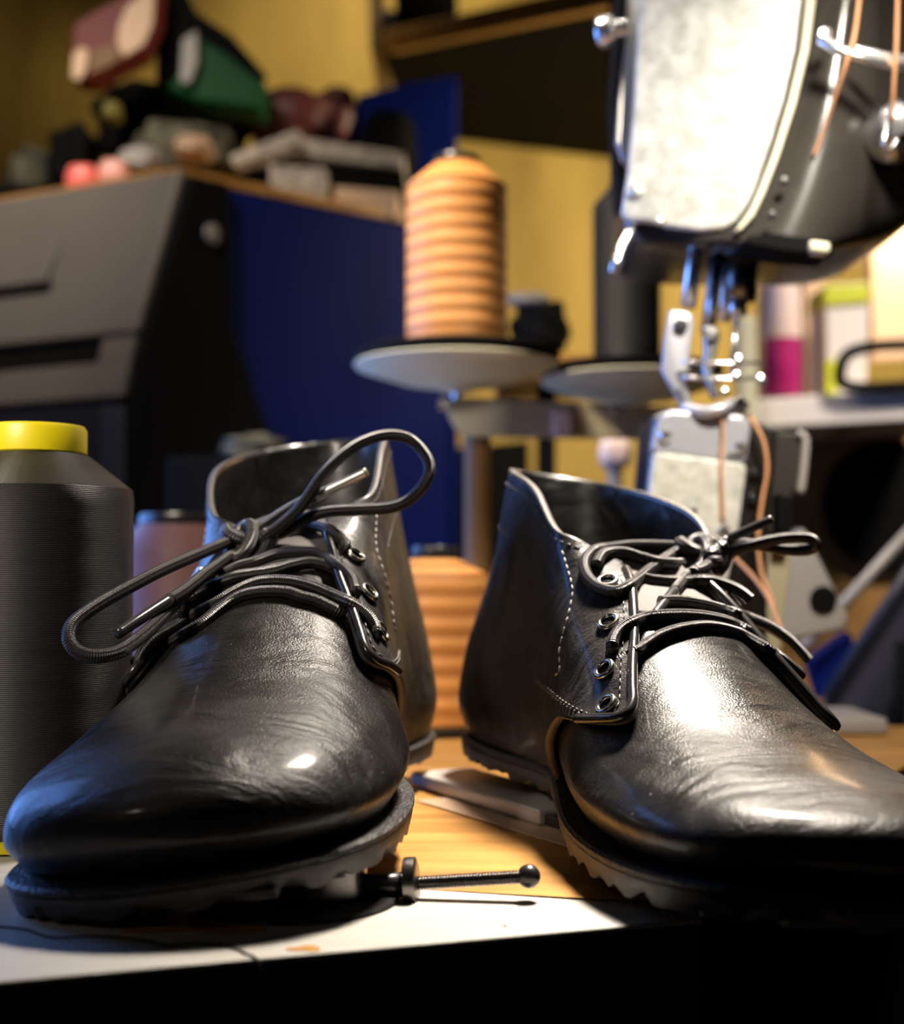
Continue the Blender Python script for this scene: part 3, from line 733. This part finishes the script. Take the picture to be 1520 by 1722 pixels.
# thread stand: two dishes on a bar on a post
Ys = 0.955
zt = P(765, 598, Ys).z
st = thing('thread_stand', (P(800, 1200, Ys).x, Ys, -0.006), 'khaki thread stand with two round spool dishes behind the boots', 'thread stand')
def dish(px, py, Y, R):
    c = P(px, py, Y)
    d = lathe('dish', [(.010, -.020), (.016, -.017), (R*.55, -.0135), (R*.97, -.0035), (R, -.001), (R*.985, .0), (R*.9, -.001), (.01, -.006)], c, M['cream'], st, 64)
    lathe('foam_pad', [(R*.985, .0), (R*1.0, .0065), (R*.94, .0085), (.01, .0085)], c, M['black'], st, 64)
    lathe('bolt', [(.0035, -.028), (.0035, -.018)], c, M['chrome'], st, 16)
    return c
c1 = dish(768, 612, Ys, .0725); c2 = dish(1062, 638, Ys+.03, .066)
pprism('cross_bar', [(752, 672), (768, 668), (1260, 690), (1260, 742), (790, 734), (766, 722), (754, 700)], Ys-.006, .004, M['olive'], st, .001)
bp = P(803, 700, Ys)
lathe('post', [(.0095, 0), (.0095, bp.z+.004)], (bp.x, Ys+.012, 0.0), M['brown_dark'], st, 24)
for px, py in ((745, 681), (1035, 690)): 
    lathe('bolt', [(.0001, -.001), (.0042, 0), (.0042, .004), (.0001, .0055)], P(px, py, Ys-.010), M['chrome'], st, 20, axis=(0, -1, 0))
box('clamp', tuple(P(945, 712, Ys-.008)), (.012, .006, .018), M['pale_label'], st, bev=.001)
spool((c1.x, Ys, c1.z+.0088), 'yarn_orange', 'black_metal', 'tall amber thread spool standing on the left dish of the thread stand', .0355, .138, False, .0165, .006)
spool((c2.x-.003, Ys+.03, c2.z+.0088), 'yarn_black2', 'black_metal', 'black thread spool standing on the farther dish, behind the machine needle', .0245, .140, False, .012, .008)
# ------------------------------------------------------------------ post-bed sewing machine
YM = 0.70
sm = thing('sewing_machine', (P(1200, 1200, .76).x, .76, 0), 'grey industrial post bed sewing machine with a silver face plate, behind the turned boot', 'sewing machine')
def head(levels, m, parent):
    vs = []; n = None
    for py, a, b, c, d in levels:
        pts = [P(a, py, .735), P(b, py+2, .700), P((b+c)/2, py+4, .690), P(c, py+6, .694), P(d, py+4, .745), P(d, py+4, .745)+Vector((0, .10, 0)), P(a, py, .735)+Vector((.004, .10, 0))]
        cv = []
        m_ = len(pts)
        for i in range(m_):
            p0, p1, p2 = pts[i-1], pts[i], pts[(i+1) % m_]
            r = (0.10, 0.12, 0.4, 0.45, 0.25, 0.2, 0.2)[i]
            q0 = p1+(p0-p1)*r; q2 = p1+(p2-p1)*r
            for t in (0, .25, .5, .75, 1): cv.append((1-t)**2*q0+2*t*(1-t)*p1+t*t*q2)
        vs += cv; n = len(cv)
    I = local(parent); vs = [I @ v for v in vs]; L = len(levels)
    fs = [(r*n+i, r*n+(i+1) % n, (r+1)*n+(i+1) % n, (r+1)*n+i) for r in range(L-1) for i in range(n)]
    fs += [tuple(range(n)), tuple(range(L*n-1, (L-1)*n-1, -1))]
    o = link_mesh('head', vs, fs, m, parent)
    import bmesh
    bm = bmesh.new(); bm.from_mesh(o.data); bmesh.ops.recalc_face_normals(bm, faces=bm.faces); bm.to_mesh(o.data); bm.free()
    o.modifiers.new('e', 'EDGE_SPLIT').split_angle = math.radians(50)
    return o
head([(-160, 1088, 1405, 1470, 1640), (0, 1080, 1378, 1462, 1640), (120, 1070, 1352, 1450, 1635), (220, 1062, 1325, 1440, 1625), (300, 1055, 1298, 1425, 1600), (350, 1050, 1276, 1412, 1560), (385, 1048, 1256, 1402, 1515), (402, 1060, 1248, 1396, 1485), (412, 1100, 1262, 1388, 1450)], M['enamel'], sm)
pprism('bottom_lip', [(1255, 398), (1300, 392), (1400, 405), (1400, 428), (1320, 422), (1250, 408)], .688, .03, M['black'], sm, .001)
pprism('oil_cap', [(1362, 402), (1398, 406), (1396, 426), (1362, 422)], .684, .01, M['cream'], sm, .002)
kk = -0.035/300
fp = pprism('face_plate', [(1082, -160), (1362, -160), (1350, -20), (1338, 80), (1318, 170), (1292, 255), (1270, 315), (1255, 350), (1238, 372), (1215, 385), (1180, 388), (1120, 380), (1108, 372), (1100, 374), (1050, 368), (1046, 356), (1056, 290), (1066, 180), (1074, 40)], .722, .006, M['plate_white'], sm, .0022, kk, 1060, True)
pprism('plate_rim', [(1382, -160), (1374, -20), (1360, 85), (1338, 175), (1310, 262), (1286, 325), (1268, 362), (1248, 385), (1236, 389), (1262, 352), (1278, 315), (1300, 258), (1327, 170), (1348, 80), (1360, -20), (1368, -160)], .695, .008, M['cream'], sm, .0008)
pprism('side_lever', [(1058, -160), (1092, -160), (1078, 60), (1068, 200), (1058, 280), (1046, 268), (1036, 235), (1040, 170), (1054, 60)], .742, .006, M['steel'], sm, .001)
pprism('back_casting', [(1050, -160), (1090, -160), (1075, 200), (1060, 380), (1040, 330), (1030, 160)], .765, .03, M['black'], sm, .002)
lathe('thumb_screw', [(.0070, -.006), (.0085, -.004), (.0085, .003), (.005, .0035), (.0045, .012), (.0001, .012)], P(1022, 52, .745), M['chrome'], sm, 24, axis=(.9, -.25, .05))
def screw(px, py, Y, r, m='steel', par=sm):
    return lathe('screw', [(r, 0), (r, .0012), (r*.75, .0022), (.0001, .0024)], P(px, py, Y), M[m], par, 20, axis=(-.1, -1, 0))
screw(1070, 322, .7200, .0036); screw(1108, 373, .7165, .0022)
screw(1318, 305, .688, .0022, 'black_metal'); screw(1297, 362, .686, .0022, 'black_metal')
# chrome thread guide and tension knob
tube('thread_guide', [P(1380, 66, .672), P(1410, 84, .668), P(1450, 98, .666), P(1500, 108, .668), P(1560, 112, .675)], .0028, M['chrome'], sm, 12, sub=6)
tube('thread_guide', [P(1440, 86, .674), P(1470, 92, .672), P(1510, 100, .672), P(1560, 104, .675)], .0024, M['chrome'], sm, 12, sub=6)
lathe('guide_stud', [(.0001, 0), (.0030, .0006), (.0036, .003), (.0030, .006), (.0001, .0066)], P(1383, 63, .680), M['chrome'], sm, 16, axis=(0, -1, 0))
lathe('tension_knob', [(.0001, -.001), (.017, 0), (.0155, .007), (.0105, .012), (.0085, .018), (.0001, .021)], P(1502, 222, .70), M['chrome'], sm, 32, axis=(-.25, -1, .05))
tube('take_up_spring', [P(1488, 190, .675), P(1490, 215, .672), P(1486, 240, .671), P(1497, 252, .672), P(1508, 235, .673)], .0013, M['chrome'], sm, 8, sub=5)
# lever
tube('finger_lever', [P(1070, 376, .73), P(1058, 392, .728), P(1046, 415, .726), P(1037, 440, .724), P(1032, 458, .722)], [.0022, .0026, .0026, .0028, .0024], M['chrome'], sm, 12)
# bars below the head
def bar(nm, a, b, r, m): return tube(nm, [P(*a), P(*b)], r, M[m], sm, 20)
bar('presser_bar', (1176, 380, .742), (1157, 517, .742), .0042, 'chrome')
bar('needle_bar', (1212, 380, .752), (1190, 560, .752), .0040, 'gun')
bar('needle_bar', (1203, 470, .748), (1193, 540, .748), .0025, 'chrome')
pprism('bar_sleeve', [(1196, 385), (1276, 400), (1272, 444), (1200, 440)], .742, .022, M['black'], sm, .002)
bar('guide_bar', (1250, 430, .735), (1243, 505, .735), .0085, 'gun')
bar('guide_bar', (1228, 430, .745), (1218, 540, .745), .0035, 'chrome')
bar('needle_clamp', (1242, 502, .732), (1240, 530, .732), .0048, 'chrome')
bar('needle', (1239, 528, .732), (1228, 640, .732), .0014, 'chrome')
pprism('presser_bracket', [(1126, 520), (1160, 524), (1168, 534), (1160, 600), (1152, 640), (1158, 658), (1166, 686), (1148, 686), (1128, 650), (1113, 622), (1118, 570)], .728, .006, M['satin'], sm, .0015, smooth=True)
screw(1144, 548, .727, .0040, 'gun'); screw(1150, 625, .727, .0022)
pprism('presser_arm', [(1184, 545), (1208, 548), (1212, 566), (1204, 600), (1198, 622), (1206, 650), (1212, 668), (1200, 670), (1190, 645), (1182, 618), (1186, 590)], .733, .008, M['chrome'], sm, .0015, smooth=True)
screw(1196, 560, .731, .0040, 'steel')
for py in (608, 634):
    tube('wire_guard', [P(1146, py, .722), P(1180, py+2, .714), P(1240, py+3, .712), P(1272, py+2, .716), P(1280, py+8, .722)], .0010, M['chrome'], sm, 8, sub=5)
lathe('stud', [(.0001, 0), (.0024, .0004), (.0024, .003), (.0001, .004)], P(1240, 606, .712), M['chrome'], sm, 14, axis=(0, -1, 0))
lathe('stud', [(.0001, 0), (.0024, .0004), (.0024, .003), (.0001, .004)], P(1237, 634, .712), M['chrome'], sm, 14, axis=(0, -1, 0))
lathe('stud', [(.0001, 0), (.0026, .0004), (.0026, .003), (.0001, .004)], P(1278, 640, .716), M['chrome'], sm, 14, axis=(0, -1, 0))
lathe('stud', [(.0001, 0), (.0022, .0004), (.0022, .003), (.0001, .004)], P(1217, 661, .722), M['chrome'], sm, 14, axis=(0, -1, 0))
tube('presser_foot', [P(1150, 684, .724), P(1180, 692, .716), P(1212, 688, .714), P(1232, 676, .716)], [.0030, .0034, .0034, .0022], M['satin'], sm, 12, sub=4)
pprism('foot_heel', [(1204, 686), (1245, 664), (1262, 680), (1248, 698), (1215, 700)], .724, .012, M['gun'], sm, .001)
# the post
post = pprism('post', [(1098, 700), (1112, 692), (1248, 697), (1268, 706), (1308, 720), (1302, 800), (1292, 905), (1290, 1256), (1040, 1256), (1072, 1000)], .728, .055, M['gun'], sm, .002)
pprism('chrome_cap', [(1103, 722), (1112, 694), (1130, 688), (1248, 697), (1262, 708), (1264, 722), (1255, 778), (1095, 758)], .718, .012, M['satin'], sm, .0022)
screw(1119, 732, .7172, .0034, 'chrome'); screw(1244, 752, .7172, .0036, 'chrome'); screw(1231, 764, .7172, .0022)
cp_ = pprism('cover_plate', [(1100, 762), (1106, 760), (1250, 779), (1256, 786), (1240, 905), (1215, 1010), (1060, 1000), (1086, 880)], .714, .010, M['plate_white'], sm, .0018)
lathe('plate_hole', [(.0044, 0), (.0044, .0008), (.0001, .0009)], P(1162, 843, .7138), M['black'], cp_, 24, axis=(0, -1, 0)).matrix_parent_inverse = Matrix.Identity(4)
screw(1167, 858, .7125, .0022); screw(1216, 893, .7125, .0034)
screw(1268, 797, .7265, .0026, 'black_metal'); screw(1265, 840, .7265, .0030, 'black_metal')
pprism('side_bracket', [(1292, 722), (1345, 728), (1352, 742), (1346, 830), (1332, 828), (1334, 850), (1330, 900), (1290, 900)], .745, .02, M['enamel'], sm, .002)
tube('bracket_rod', [P(1297, 728, .738), P(1296, 760, .738), P(1290, 815, .738)], .0024, M['chrome'], sm, 10, sub=4)
tube('bracket_rim', [P(1340, 728, .744), P(1354, 738, .744), P(1352, 780, .744), P(1346, 830, .744)], .0024, M['greige'], sm, 10, sub=4)
pprism('hinge', [(1306, 830), (1335, 836), (1332, 900), (1306, 900)], .736, .01, M['black'], sm, .001)
pprism('bed_column', [(1290, 900), (1338, 900), (1318, 1060), (1300, 1247), (1262, 1247)], .75, .03, M['olive'], sm, .002)
pprism('bed_casting', [(1330, 905), (1352, 885), (1430, 1040), (1420, 1060), (1300, 1085), (1316, 1040)], .80, .03, M['greige'], sm, .003)
lathe('bed_hole', [(.008, 0), (.008, .001)], P(1384, 1008, .799), M['black'], sm, 20, axis=(0, -1, 0))
box('machine_bed', (P(1250, 1240, .80).x+.03, .82, .0075), (.10, .07, .010), M['greige'], sm, bev=.003)
# threads on the machine
def thr(pts, r, label): return tag(tube('sewing_thread', [P(*p) for p in pts], r, M['thread_orange'], None, 8, sub=5), label, 'thread')
thr([(1462, -160, .664), (1440, 40, .662), (1425, 100, .662), (1405, 160, .672), (1385, 220, .684), (1368, 262, .6895)], .0010, 'copper thread slanting down across the dark machine head left of the tension knob')
thr([(1512, -160, .664), (1508, 60, .662), (1503, 140, .666), (1500, 205, .676)], .0010, 'copper thread hanging straight down to the chrome tension knob')
thr([(1214, 700, .716), (1216, 740, .715), (1213, 790, .712), (1216, 880, .7115)], .0009, 'copper thread hanging in front of the silver post cover')
thr([(1262, 702, .722), (1283, 740, .718), (1290, 790, .716), (1282, 840, .715), (1275, 900, .712), (1280, 960, .708), (1298, 1010, .700), (1308, 1060, .690)], .0011, 'copper thread curving down along the dark side of the machine post')
thr([(1232, 935, .690), (1262, 965, .672), (1288, 1000, .660), (1306, 1040, .650), (1320, 1075, .640)], .0010, 'copper thread curling down behind the bow of the turned boot')
# ------------------------------------------------------------------ finishing machine with blue side, far left
cm = thing('finishing_machine', (P(300, 900, 1.4).x, 1.42, -0.75), 'large navy workshop machine with a grey front hood, in the back corner', 'machine')
A = P(345, 310, 1.35); sdir = Vector((.185, .147, 0)).normalized(); fdir = Vector((-.209, .107, 0)).normalized()
ztop = A.z
def SD(u, z): return Vector((A.x, A.y, z))+sdir*u        # on the side plane
def z_at(py, Y): return P(0, py, Y).z
prism('body', [SD(0.0, ztop), SD(.31, ztop), SD(.31, -.75), SD(0.0, -.75)], [v+fdir*.46 for v in (SD(0.0, ztop), SD(.31, ztop), SD(.31, -.75), SD(0.0, -.75))], M['blue'], cm, .004)
# black hood side, leaning forward
hood = [(-.025, ztop+.004), (.018, ztop+.003), (.024, .34), (.06, .25), (.105, .14), (.10, .10), (.0, .05), (.0, -.3), (-.085, -.3), (-.085, .16), (-.085, .22), (-.078, .30)]
prism('hood', [SD(u, z)-fdir*.012 for u, z in hood], [SD(u, z)+fdir*.47 for u, z in hood], M['black'], cm, .003)
# grey front panels on the hood's leaning face
def FP(u0, z0, u1, z1, a, b, off, m, nm, th=.008, bev=.003):
    n = Vector((-sdir.x, -sdir.y, 0))
    pts = [SD(u0, z0)+fdir*a, SD(u0, z0)+fdir*b, SD(u1, z1)+fdir*b, SD(u1, z1)+fdir*a]
    up_ = (pts[3]-pts[0]).normalized(); nn = fdir.cross(up_); nn = nn if nn.dot(n) > 0 else -nn
    return prism(nm, [p+nn*off for p in pts], [p+nn*(off-th) for p in pts], m, cm, bev)
FP(-.025, ztop+.006, -.072, .325, -.006, .47, .009, M['grey_plastic'], 'front_panel', .012)
FP(-.074, .316, -.078, .300, .035, .47, -.001, M['black'], 'slot', .01, .001)
FP(-.074, .322, -.0795, .296, -.006, .034, .008, M['grey_plastic'], 'slot_end', .012)
FP(-.079, .298, -.087, .262, -.006, .47, .008, M['grey_plastic'], 'lower_panel', .012)
FP(-.087, .258, -.087, -.25, .01, .47, .004, M['smoke'], 'window', .006)
FP(-.087, .255, -.087, -.25, -.008, .02, .007, M['slate'], 'window_highlight', .006)  # bluish highlight down the window's edge, put into the strip's colour
FP(-.042, .432, -.060, .385, .125, .235, .012, M['grey_plastic'], 'latch', .008)
FP(-.0575, .386, -.061, .378, .120, .240, .0105, M['black'], 'latch_shadow_gap', .008, .001)
lathe('knob', [(.0001, 0), (.009, .001), (.010, .006), (.0001, .009)], SD(-.006, .432)-fdir*.012, M['greige'], cm, 20, axis=-fdir)
prism('top_board', [SD(-.03, ztop+.012), SD(.30, ztop+.012), SD(.30, ztop+.001), SD(-.03, ztop+.001)], [v+fdir*.44 for v in (SD(-.03, ztop+.012), SD(.30, ztop+.012), SD(.30, ztop+.001), SD(-.03, ztop+.001))], M['wood'], cm, .002)
# taller blue cabinet behind
tb = thing('blue_cabinet', (P(690, 500, 1.75).x, 1.78, -.75), 'tall navy cabinet standing behind the tall amber spool', 'cabinet')
pprism('cabinet_body', [(600, 168), (680, 150), (768, 132), (778, 2500), (600, 2500)], 1.76, .24, M['blue'], tb, .004)
pprism('cabinet_lid', [(600, 160), (690, 138), (770, 126), (770, 140), (690, 152), (600, 176)], 1.74, .22, M['blue'], tb, .002)
pprism('dark_door', [(700, 760), (890, 740), (890, 2500), (700, 2500)], 1.86, .05, M['black'], tb, .003)
def on(o, lab, cat, group=None): return tag(o, lab, cat, group)
# clutter heaped on the machine
on(pprism('document_tin', [(118, 128), (122, 40), (150, 22), (210, -10), (266, -40), (262, 30), (240, 80), (190, 105), (150, 132)], 1.50, .05, M['red'], None, .004), 'tilted red and cream tin on top of the heap, against the wall', 'tin')
tin = bpy.data.objects['document_tin']
for nm, pts in (('cream_patch', [(200, 40), (214, 10), (236, -8), (260, -20), (256, 40), (240, 75), (208, 95), (196, 70)]), ('cream_patch', [(120, 130), (122, 92), (136, 78), (148, 84), (146, 112), (134, 134)]), ('brown_patch', [(150, 124), (154, 84), (190, 72), (204, 96), (180, 112)])):
    o = pprism(nm, pts, 1.496, .004, M['peach'] if nm == 'cream_patch' else M['brown_dark'], None, .001); o.parent = tin
on(pprism('green_box', [(268, -60), (290, -60), (330, 20), (390, 60), (440, 120), (440, 185), (330, 170), (262, 140), (262, 60)], 1.55, .06, M['green'], None, .006), 'dark green box sloping beside the red tin', 'box')
gb = bpy.data.objects['green_box']
o = pprism('dark_flap', [(262, 60), (272, -60), (292, -60), (330, 20), (390, 60), (450, 128), (440, 136), (372, 82), (318, 48), (296, 120), (262, 150)], 1.543, .006, M['black'], None, .001); o.parent = gb
o = pprism('grey_strap', [(306, 66), (330, 50), (332, 100), (318, 140), (302, 136)], 1.537, .006, M['greige'], None, .001); o.parent = gb
def px_blob(nm, x0, y0, x1, y1, Y, dep, m, lab, cat, seed, amp=.12, group=None):
    a = P(x0, y1, Y); b = P(x1, y0, Y); c = (a+b)/2
    return tag(blob(nm, (c.x, Y+dep/2, c.z), (abs(b.x-a.x), dep, abs(b.z-a.z)), M[m], None, amp, seed), lab, cat, group)
px_blob('camouflage_bag', 205, 190, 384, 285, 1.49, .14, 'camo', 'mottled green and black bag heaped on the machine below the green box', 'bag', 3, .10)
px_blob('black_bag', 72, 200, 150, 318, 1.54, .08, 'black', 'black bag slumped at the left end of the heap', 'bag', 4)
px_blob('dark_holdall', 150, 122, 405, 262, 1.63, .10, 'black', 'dark holdall wedged between the red tin and the mottled bag', 'bag', 9)
px_blob('maroon_cushion', 408, 134, 560, 232, 1.63, .12, 'maroon', 'maroon leather cushion on the stack of papers', 'cushion', 5, .06)
px_blob('folded_beret', 525, 132, 600, 240, 1.755, .10, 'maroon', 'very dark maroon beret resting behind the maroon cushion', 'beret', 6, .06)
px_blob('black_case', 600, 170, 700, 300, 1.62, .10, 'black', 'black case standing in front of the tall navy cabinet', 'case', 8, .04)
px_blob('yellow_lamp_knob', 168, 165, 200, 200, 1.52, .03, 'mustard', 'small dull mustard ball on top of the black bag', 'ball', 10, .02)
px_blob('coral_knob', 104, 270, 162, 330, 1.40, .035, 'coral', 'bright coral ball at the front edge of the machine top', 'ball', 11, .02)
px_blob('pink_knob', 160, 262, 212, 318, 1.41, .03, 'pink', 'pale pink ball beside the bright coral ball', 'ball', 12, .02)
px_blob('grey_cloth', 192, 240, 266, 284, 1.45, .05, 'greige', 'small crumpled grey cloth behind the pink ball', 'cloth', 13, .1)
px_blob('tan_cloth', 288, 220, 352, 258, 1.44, .05, 'tan', 'crumpled tan cloth in front of the mottled bag', 'cloth', 14, .1)
px_blob('olive_pouch', 0, 240, 95, 330, 1.60, .08, 'camo', 'olive pouch at the far left of the heap', 'pouch', 15, .1)
px_blob('dark_pouch', -60, 300, 130, 352, 1.50, .1, 'black', 'flat dark pouch behind the coral ball', 'pouch', 17, .1)
def paper(nm, a, b, c, d, Y, dep, m, lab):
    return tag(pprism(nm, [a, b, c, d], Y, dep, M[m], None, .003), lab, 'paper stack')
paper('paper_stack', (384, 262), (500, 216), (512, 240), (392, 280), 1.50, .16, 'paper', 'pale curled papers on top of the stack, below the maroon cushion')
paper('paper_stack', (500, 230), (680, 256), (680, 284), (500, 262), 1.52, .16, 'paper', 'speckled grey paper stack below the dark cap and black case')
paper('dark_folder', (385, 282), (680, 286), (680, 312), (400, 300), 1.53, .16, 'black', 'black folder lying under the speckled papers')
paper('paper_stack', (452, 276), (548, 282), (546, 346), (455, 332), 1.47, .10, 'paper', 'rough grey paper bundle overhanging the navy machine side')
paper('book_block', (560, 312), (672, 322), (668, 367), (556, 344), 1.49, .12, 'peach', 'cream-edged book at the end of the stack, next to the amber spool')
paper('dark_folder', (548, 290), (682, 300), (682, 322), (548, 312), 1.50, .12, 'black', 'black folder resting on the cream-edged book')
# low dark things behind the facing boot
px_blob('leather_scrap', 370, 728, 470, 775, 1.15, .06, 'camo', 'dark leather scrap glimpsed above the collar of the facing boot', 'scrap', 20, .15)
zc = P(400, 773, 1.15).z
tag(box('storage_bin', (P(425, 775, 1.2).x, 1.20, zc/2), (.12, .16, zc-.0), M['black'], None, bev=.004), 'black storage bin standing low behind the facing boot, carrying a leather scrap', 'bin')
# ------------------------------------------------------------------ wall shelf
ws = thing('wall_shelf', (P(840, 60, 2.1).x, 2.1, P(840, 90, 2.1).z), 'wooden wall shelf high on the ochre wall above the amber spool', 'shelf')
def SH(nm, pts, Ys_, th, m, bev=.003):
    f = [P(x, y, Y) for (x, y), Y in zip(pts, Ys_)]; b = [v+Vector((.06, th, 0)) for v in f]; return prism(nm, f, b, M[m], ws, bev)
SH('fascia', [(640, 52), (1060, -40), (1060, 2), (640, 88)], [1.95, 1.60, 1.60, 1.95], .015, 'wood')
f = [P(640, 84, 1.95), P(1060, -2, 1.60), Vector((P(1060, -2, 1.60).x+.35, 2.33, P(1060, -2, 1.60).z)), Vector((P(640, 84, 1.95).x+.03, 2.33, P(640, 84, 1.95).z))]
prism('shelf_board', f, [v+Vector((0, 0, .015)) for v in f], M['black'], ws, .002)  # black puts the underside's shade into the board's colour
pprism('side_panel', [(618, -120), (634, -120), (642, 80), (622, 80)], 1.96, .3, M['tan'], ws, .002)
px_blob('dark_bowl', 660, -60, 770, 22, 1.92, .12, 'black', 'black bowl sitting on the high wall shelf', 'bowl', 30, .02)
px_blob('teal_bottle', 632, 10, 668, 56, 1.97, .04, 'slate', 'small teal bottle at the left end of the high wall shelf', 'bottle', 31, .02)
# dark upright behind the machine head
tag(pprism('upright_post', [(1032, -200), (1062, -200), (1060, 330), (1036, 330), (1028, 120)], 1.3, .03, M['black'], None, .002), 'black upright post behind the left edge of the machine head', 'post')
# black clamp tool on the wall side bench, between the two spools
bt = thing('black_tool', (P(905, 560, 1.25).x, 1.25, P(905, 590, 1.25).z), 'black hand tool with a grey head between the two tall spools', 'tool')
o = blob('tool_body', (P(912, 545, 1.25).x, 1.28, P(912, 545, 1.25).z), (.052, .05, .050), M['black'], bt, .12, 41)
o = blob('tool_head', (P(890, 498, 1.25).x, 1.27, P(890, 498, 1.25).z), (.040, .03, .012), M['greige'], bt, .08, 42)
tag(pprism('back_bench', [(840, 590), (1010, 596), (1010, 640), (840, 640)], 1.22, .14, M['wood'], None, .003), 'narrow wooden ledge carrying the black hand tool', 'ledge')
tag(pprism('ledge_post', [(905, 640), (935, 640), (935, 2600), (905, 2600)], 1.26, .03, M['black'], None, .003), 'black post under the narrow wooden ledge', 'post')
# pale mushroom knob on a stalk
mk = thing('pale_knob', (P(1034, 840, 1.1).x, 1.1, P(1034, 960, 1.1).z), 'pale round knob on a grey stalk behind the collar of the turned boot', 'knob')
lathe('stalk', [(.006, -.06), (.006, P(1034, 775, 1.1).z)], (P(1034, 840, 1.1).x, 1.1, 0), M['greige'], mk, 16)
blob('ball', tuple(P(1034, 762, 1.1)), (.026, .026, .026), M['pale_label'], mk, .02, 44)
# ------------------------------------------------------------------ shelf unit on the right
YR = 1.35
wt = thing('side_shelf', (P(1400, 690, YR).x, YR, -.75), 'white side shelf carrying bottles, right of the machine post', 'shelf')
pprism('shelf_top', [(1268, 672), (1560, 650), (1640, 648), (1640, 700), (1560, 705), (1268, 722)], YR, .30, M['white'], wt, .003)
pprism('bracket', [(1400, 705), (1450, 702), (1440, 722), (1412, 724)], YR+.02, .05, M['brown_dark'], wt, .003)
pprism('upright', [(1242, 530), (1272, 530), (1276, 720), (1246, 720)], YR-.02, .03, M['cream'], wt, .003)
pprism('back_panel', [(1285, 722), (1640, 712), (1640, 1700), (1285, 1700)], YR+.20, .02, M['brown_back'], wt, .003)
o = lathe('round_opening', [(.070, 0), (.074, .004), (.0001, .005)], P(1490, 850, YR+.19), M['black'], wt, 40, axis=(0, -1, 0))
bo = thing('magenta_bottle', tuple(P(1316, 668, YR+.05)), 'magenta squeeze bottle with a pale label on the white side shelf', 'bottle')
cB = P(1316, 668, YR+.05); pxm = (YR+.05)/FPX
lathe('bottle_body', [(28*pxm, 0), (31*pxm, .004), (31*pxm, 60*pxm), (31*pxm, 120*pxm), (30*pxm, 180*pxm), (22*pxm, 205*pxm), (12*pxm, 214*pxm)], cB, M['magenta'], bo, 32)
lathe('bottle_label', [(31.6*pxm, 98*pxm), (31.9*pxm, 100*pxm), (31.4*pxm, 176*pxm), (28*pxm, 192*pxm)], cB, M['pale_label'], bo, 32)
lathe('bottle_cap', [(13*pxm, 208*pxm), (14*pxm, 212*pxm), (11*pxm, 240*pxm), (.0001, 242*pxm)], cB, M['magenta'], bo, 24)
bx = thing('lime_topped_box', tuple(P(1422, 660, YR+.06)), 'white carton with a lime green top band on the side shelf', 'carton')
pprism('carton', [(1386, 478), (1462, 474), (1458, 664), (1390, 666)], YR+.06, .06, M['white'], bx, .003)
pprism('lime_band', [(1385, 480), (1463, 476), (1462, 508), (1386, 514)], YR+.056, .064, M['lime'], bx, .002)
pprism('olive_band', [(1388, 606), (1410, 604), (1408, 664), (1389, 666)], YR+.056, .01, M['lime'], bx, .002)
tag(pprism('tan_board', [(1350, 430), (1385, 430), (1385, 670), (1352, 670)], YR+.16, .02, M['tan'], None, .002), 'tan board standing upright behind the magenta bottle and the carton', 'board')
tag(pprism('peach_board', [(1462, 300), (1640, 290), (1640, 600), (1468, 604)], YR+.14, .02, M['peach'], None, .002), 'large pale peach board leaning at the right of the side shelf', 'board')
tag(pprism('cream_board', [(1280, 428), (1345, 428), (1345, 670), (1280, 670)], YR+.18, .02, M['tan'], None, .002), 'tan panel right behind the magenta bottle', 'board')
hd = tube('black_strap', [P(1640, 578, YR-.01), P(1520, 580, YR-.01), P(1460, 584, YR-.01), P(1425, 596, YR-.01), P(1413, 622, YR-.01), P(1418, 646, YR-.01), P(1470, 652, YR-.01), P(1640, 640, YR-.01)], .0060, M['black'], None, 14, sub=6)
tag(hd, 'black looped strap lying on the white side shelf', 'strap')
# slanted rails and slate panel, lower right
sr = thing('folding_stand', tuple(P(1450, 1240, .98)), 'slate panel with slanted grey rails behind the turned boot, lower right', 'stand')
pprism('panel', [(1640, 820), (1600, 840), (1392, 1170), (1380, 1222), (1500, 1240), (1505, 1290), (1640, 1290)], .99, .012, M['slate'], sr, .002)
tube('rail', [P(1350, 1090, .96), P(1620, 795, .96)], .0042, M['greige'], sr, 12)
tube('rail', [P(1388, 1178, .975), P(1640, 790, .975)], .0048, M['slate'], sr, 12)
tube('rail', [P(1516, 1080, .93), P(1508, 1290, .93)], .0045, M['black'], sr, 12)
pprism('blue_pad', [(1360, 1110), (1430, 1060), (1440, 1085), (1398, 1160), (1380, 1180)], 1.0, .02, M['blue'], sr, .003)
# added black block standing in for the dark under the bench, right
tag(box('under_bench_dark_block', (.62, 1.00, -.40), (1.0, .5, .68), M['black'], None, bev=.004), 'added black block filling in the dark below the overhanging toe of the turned boot', 'cabinet')
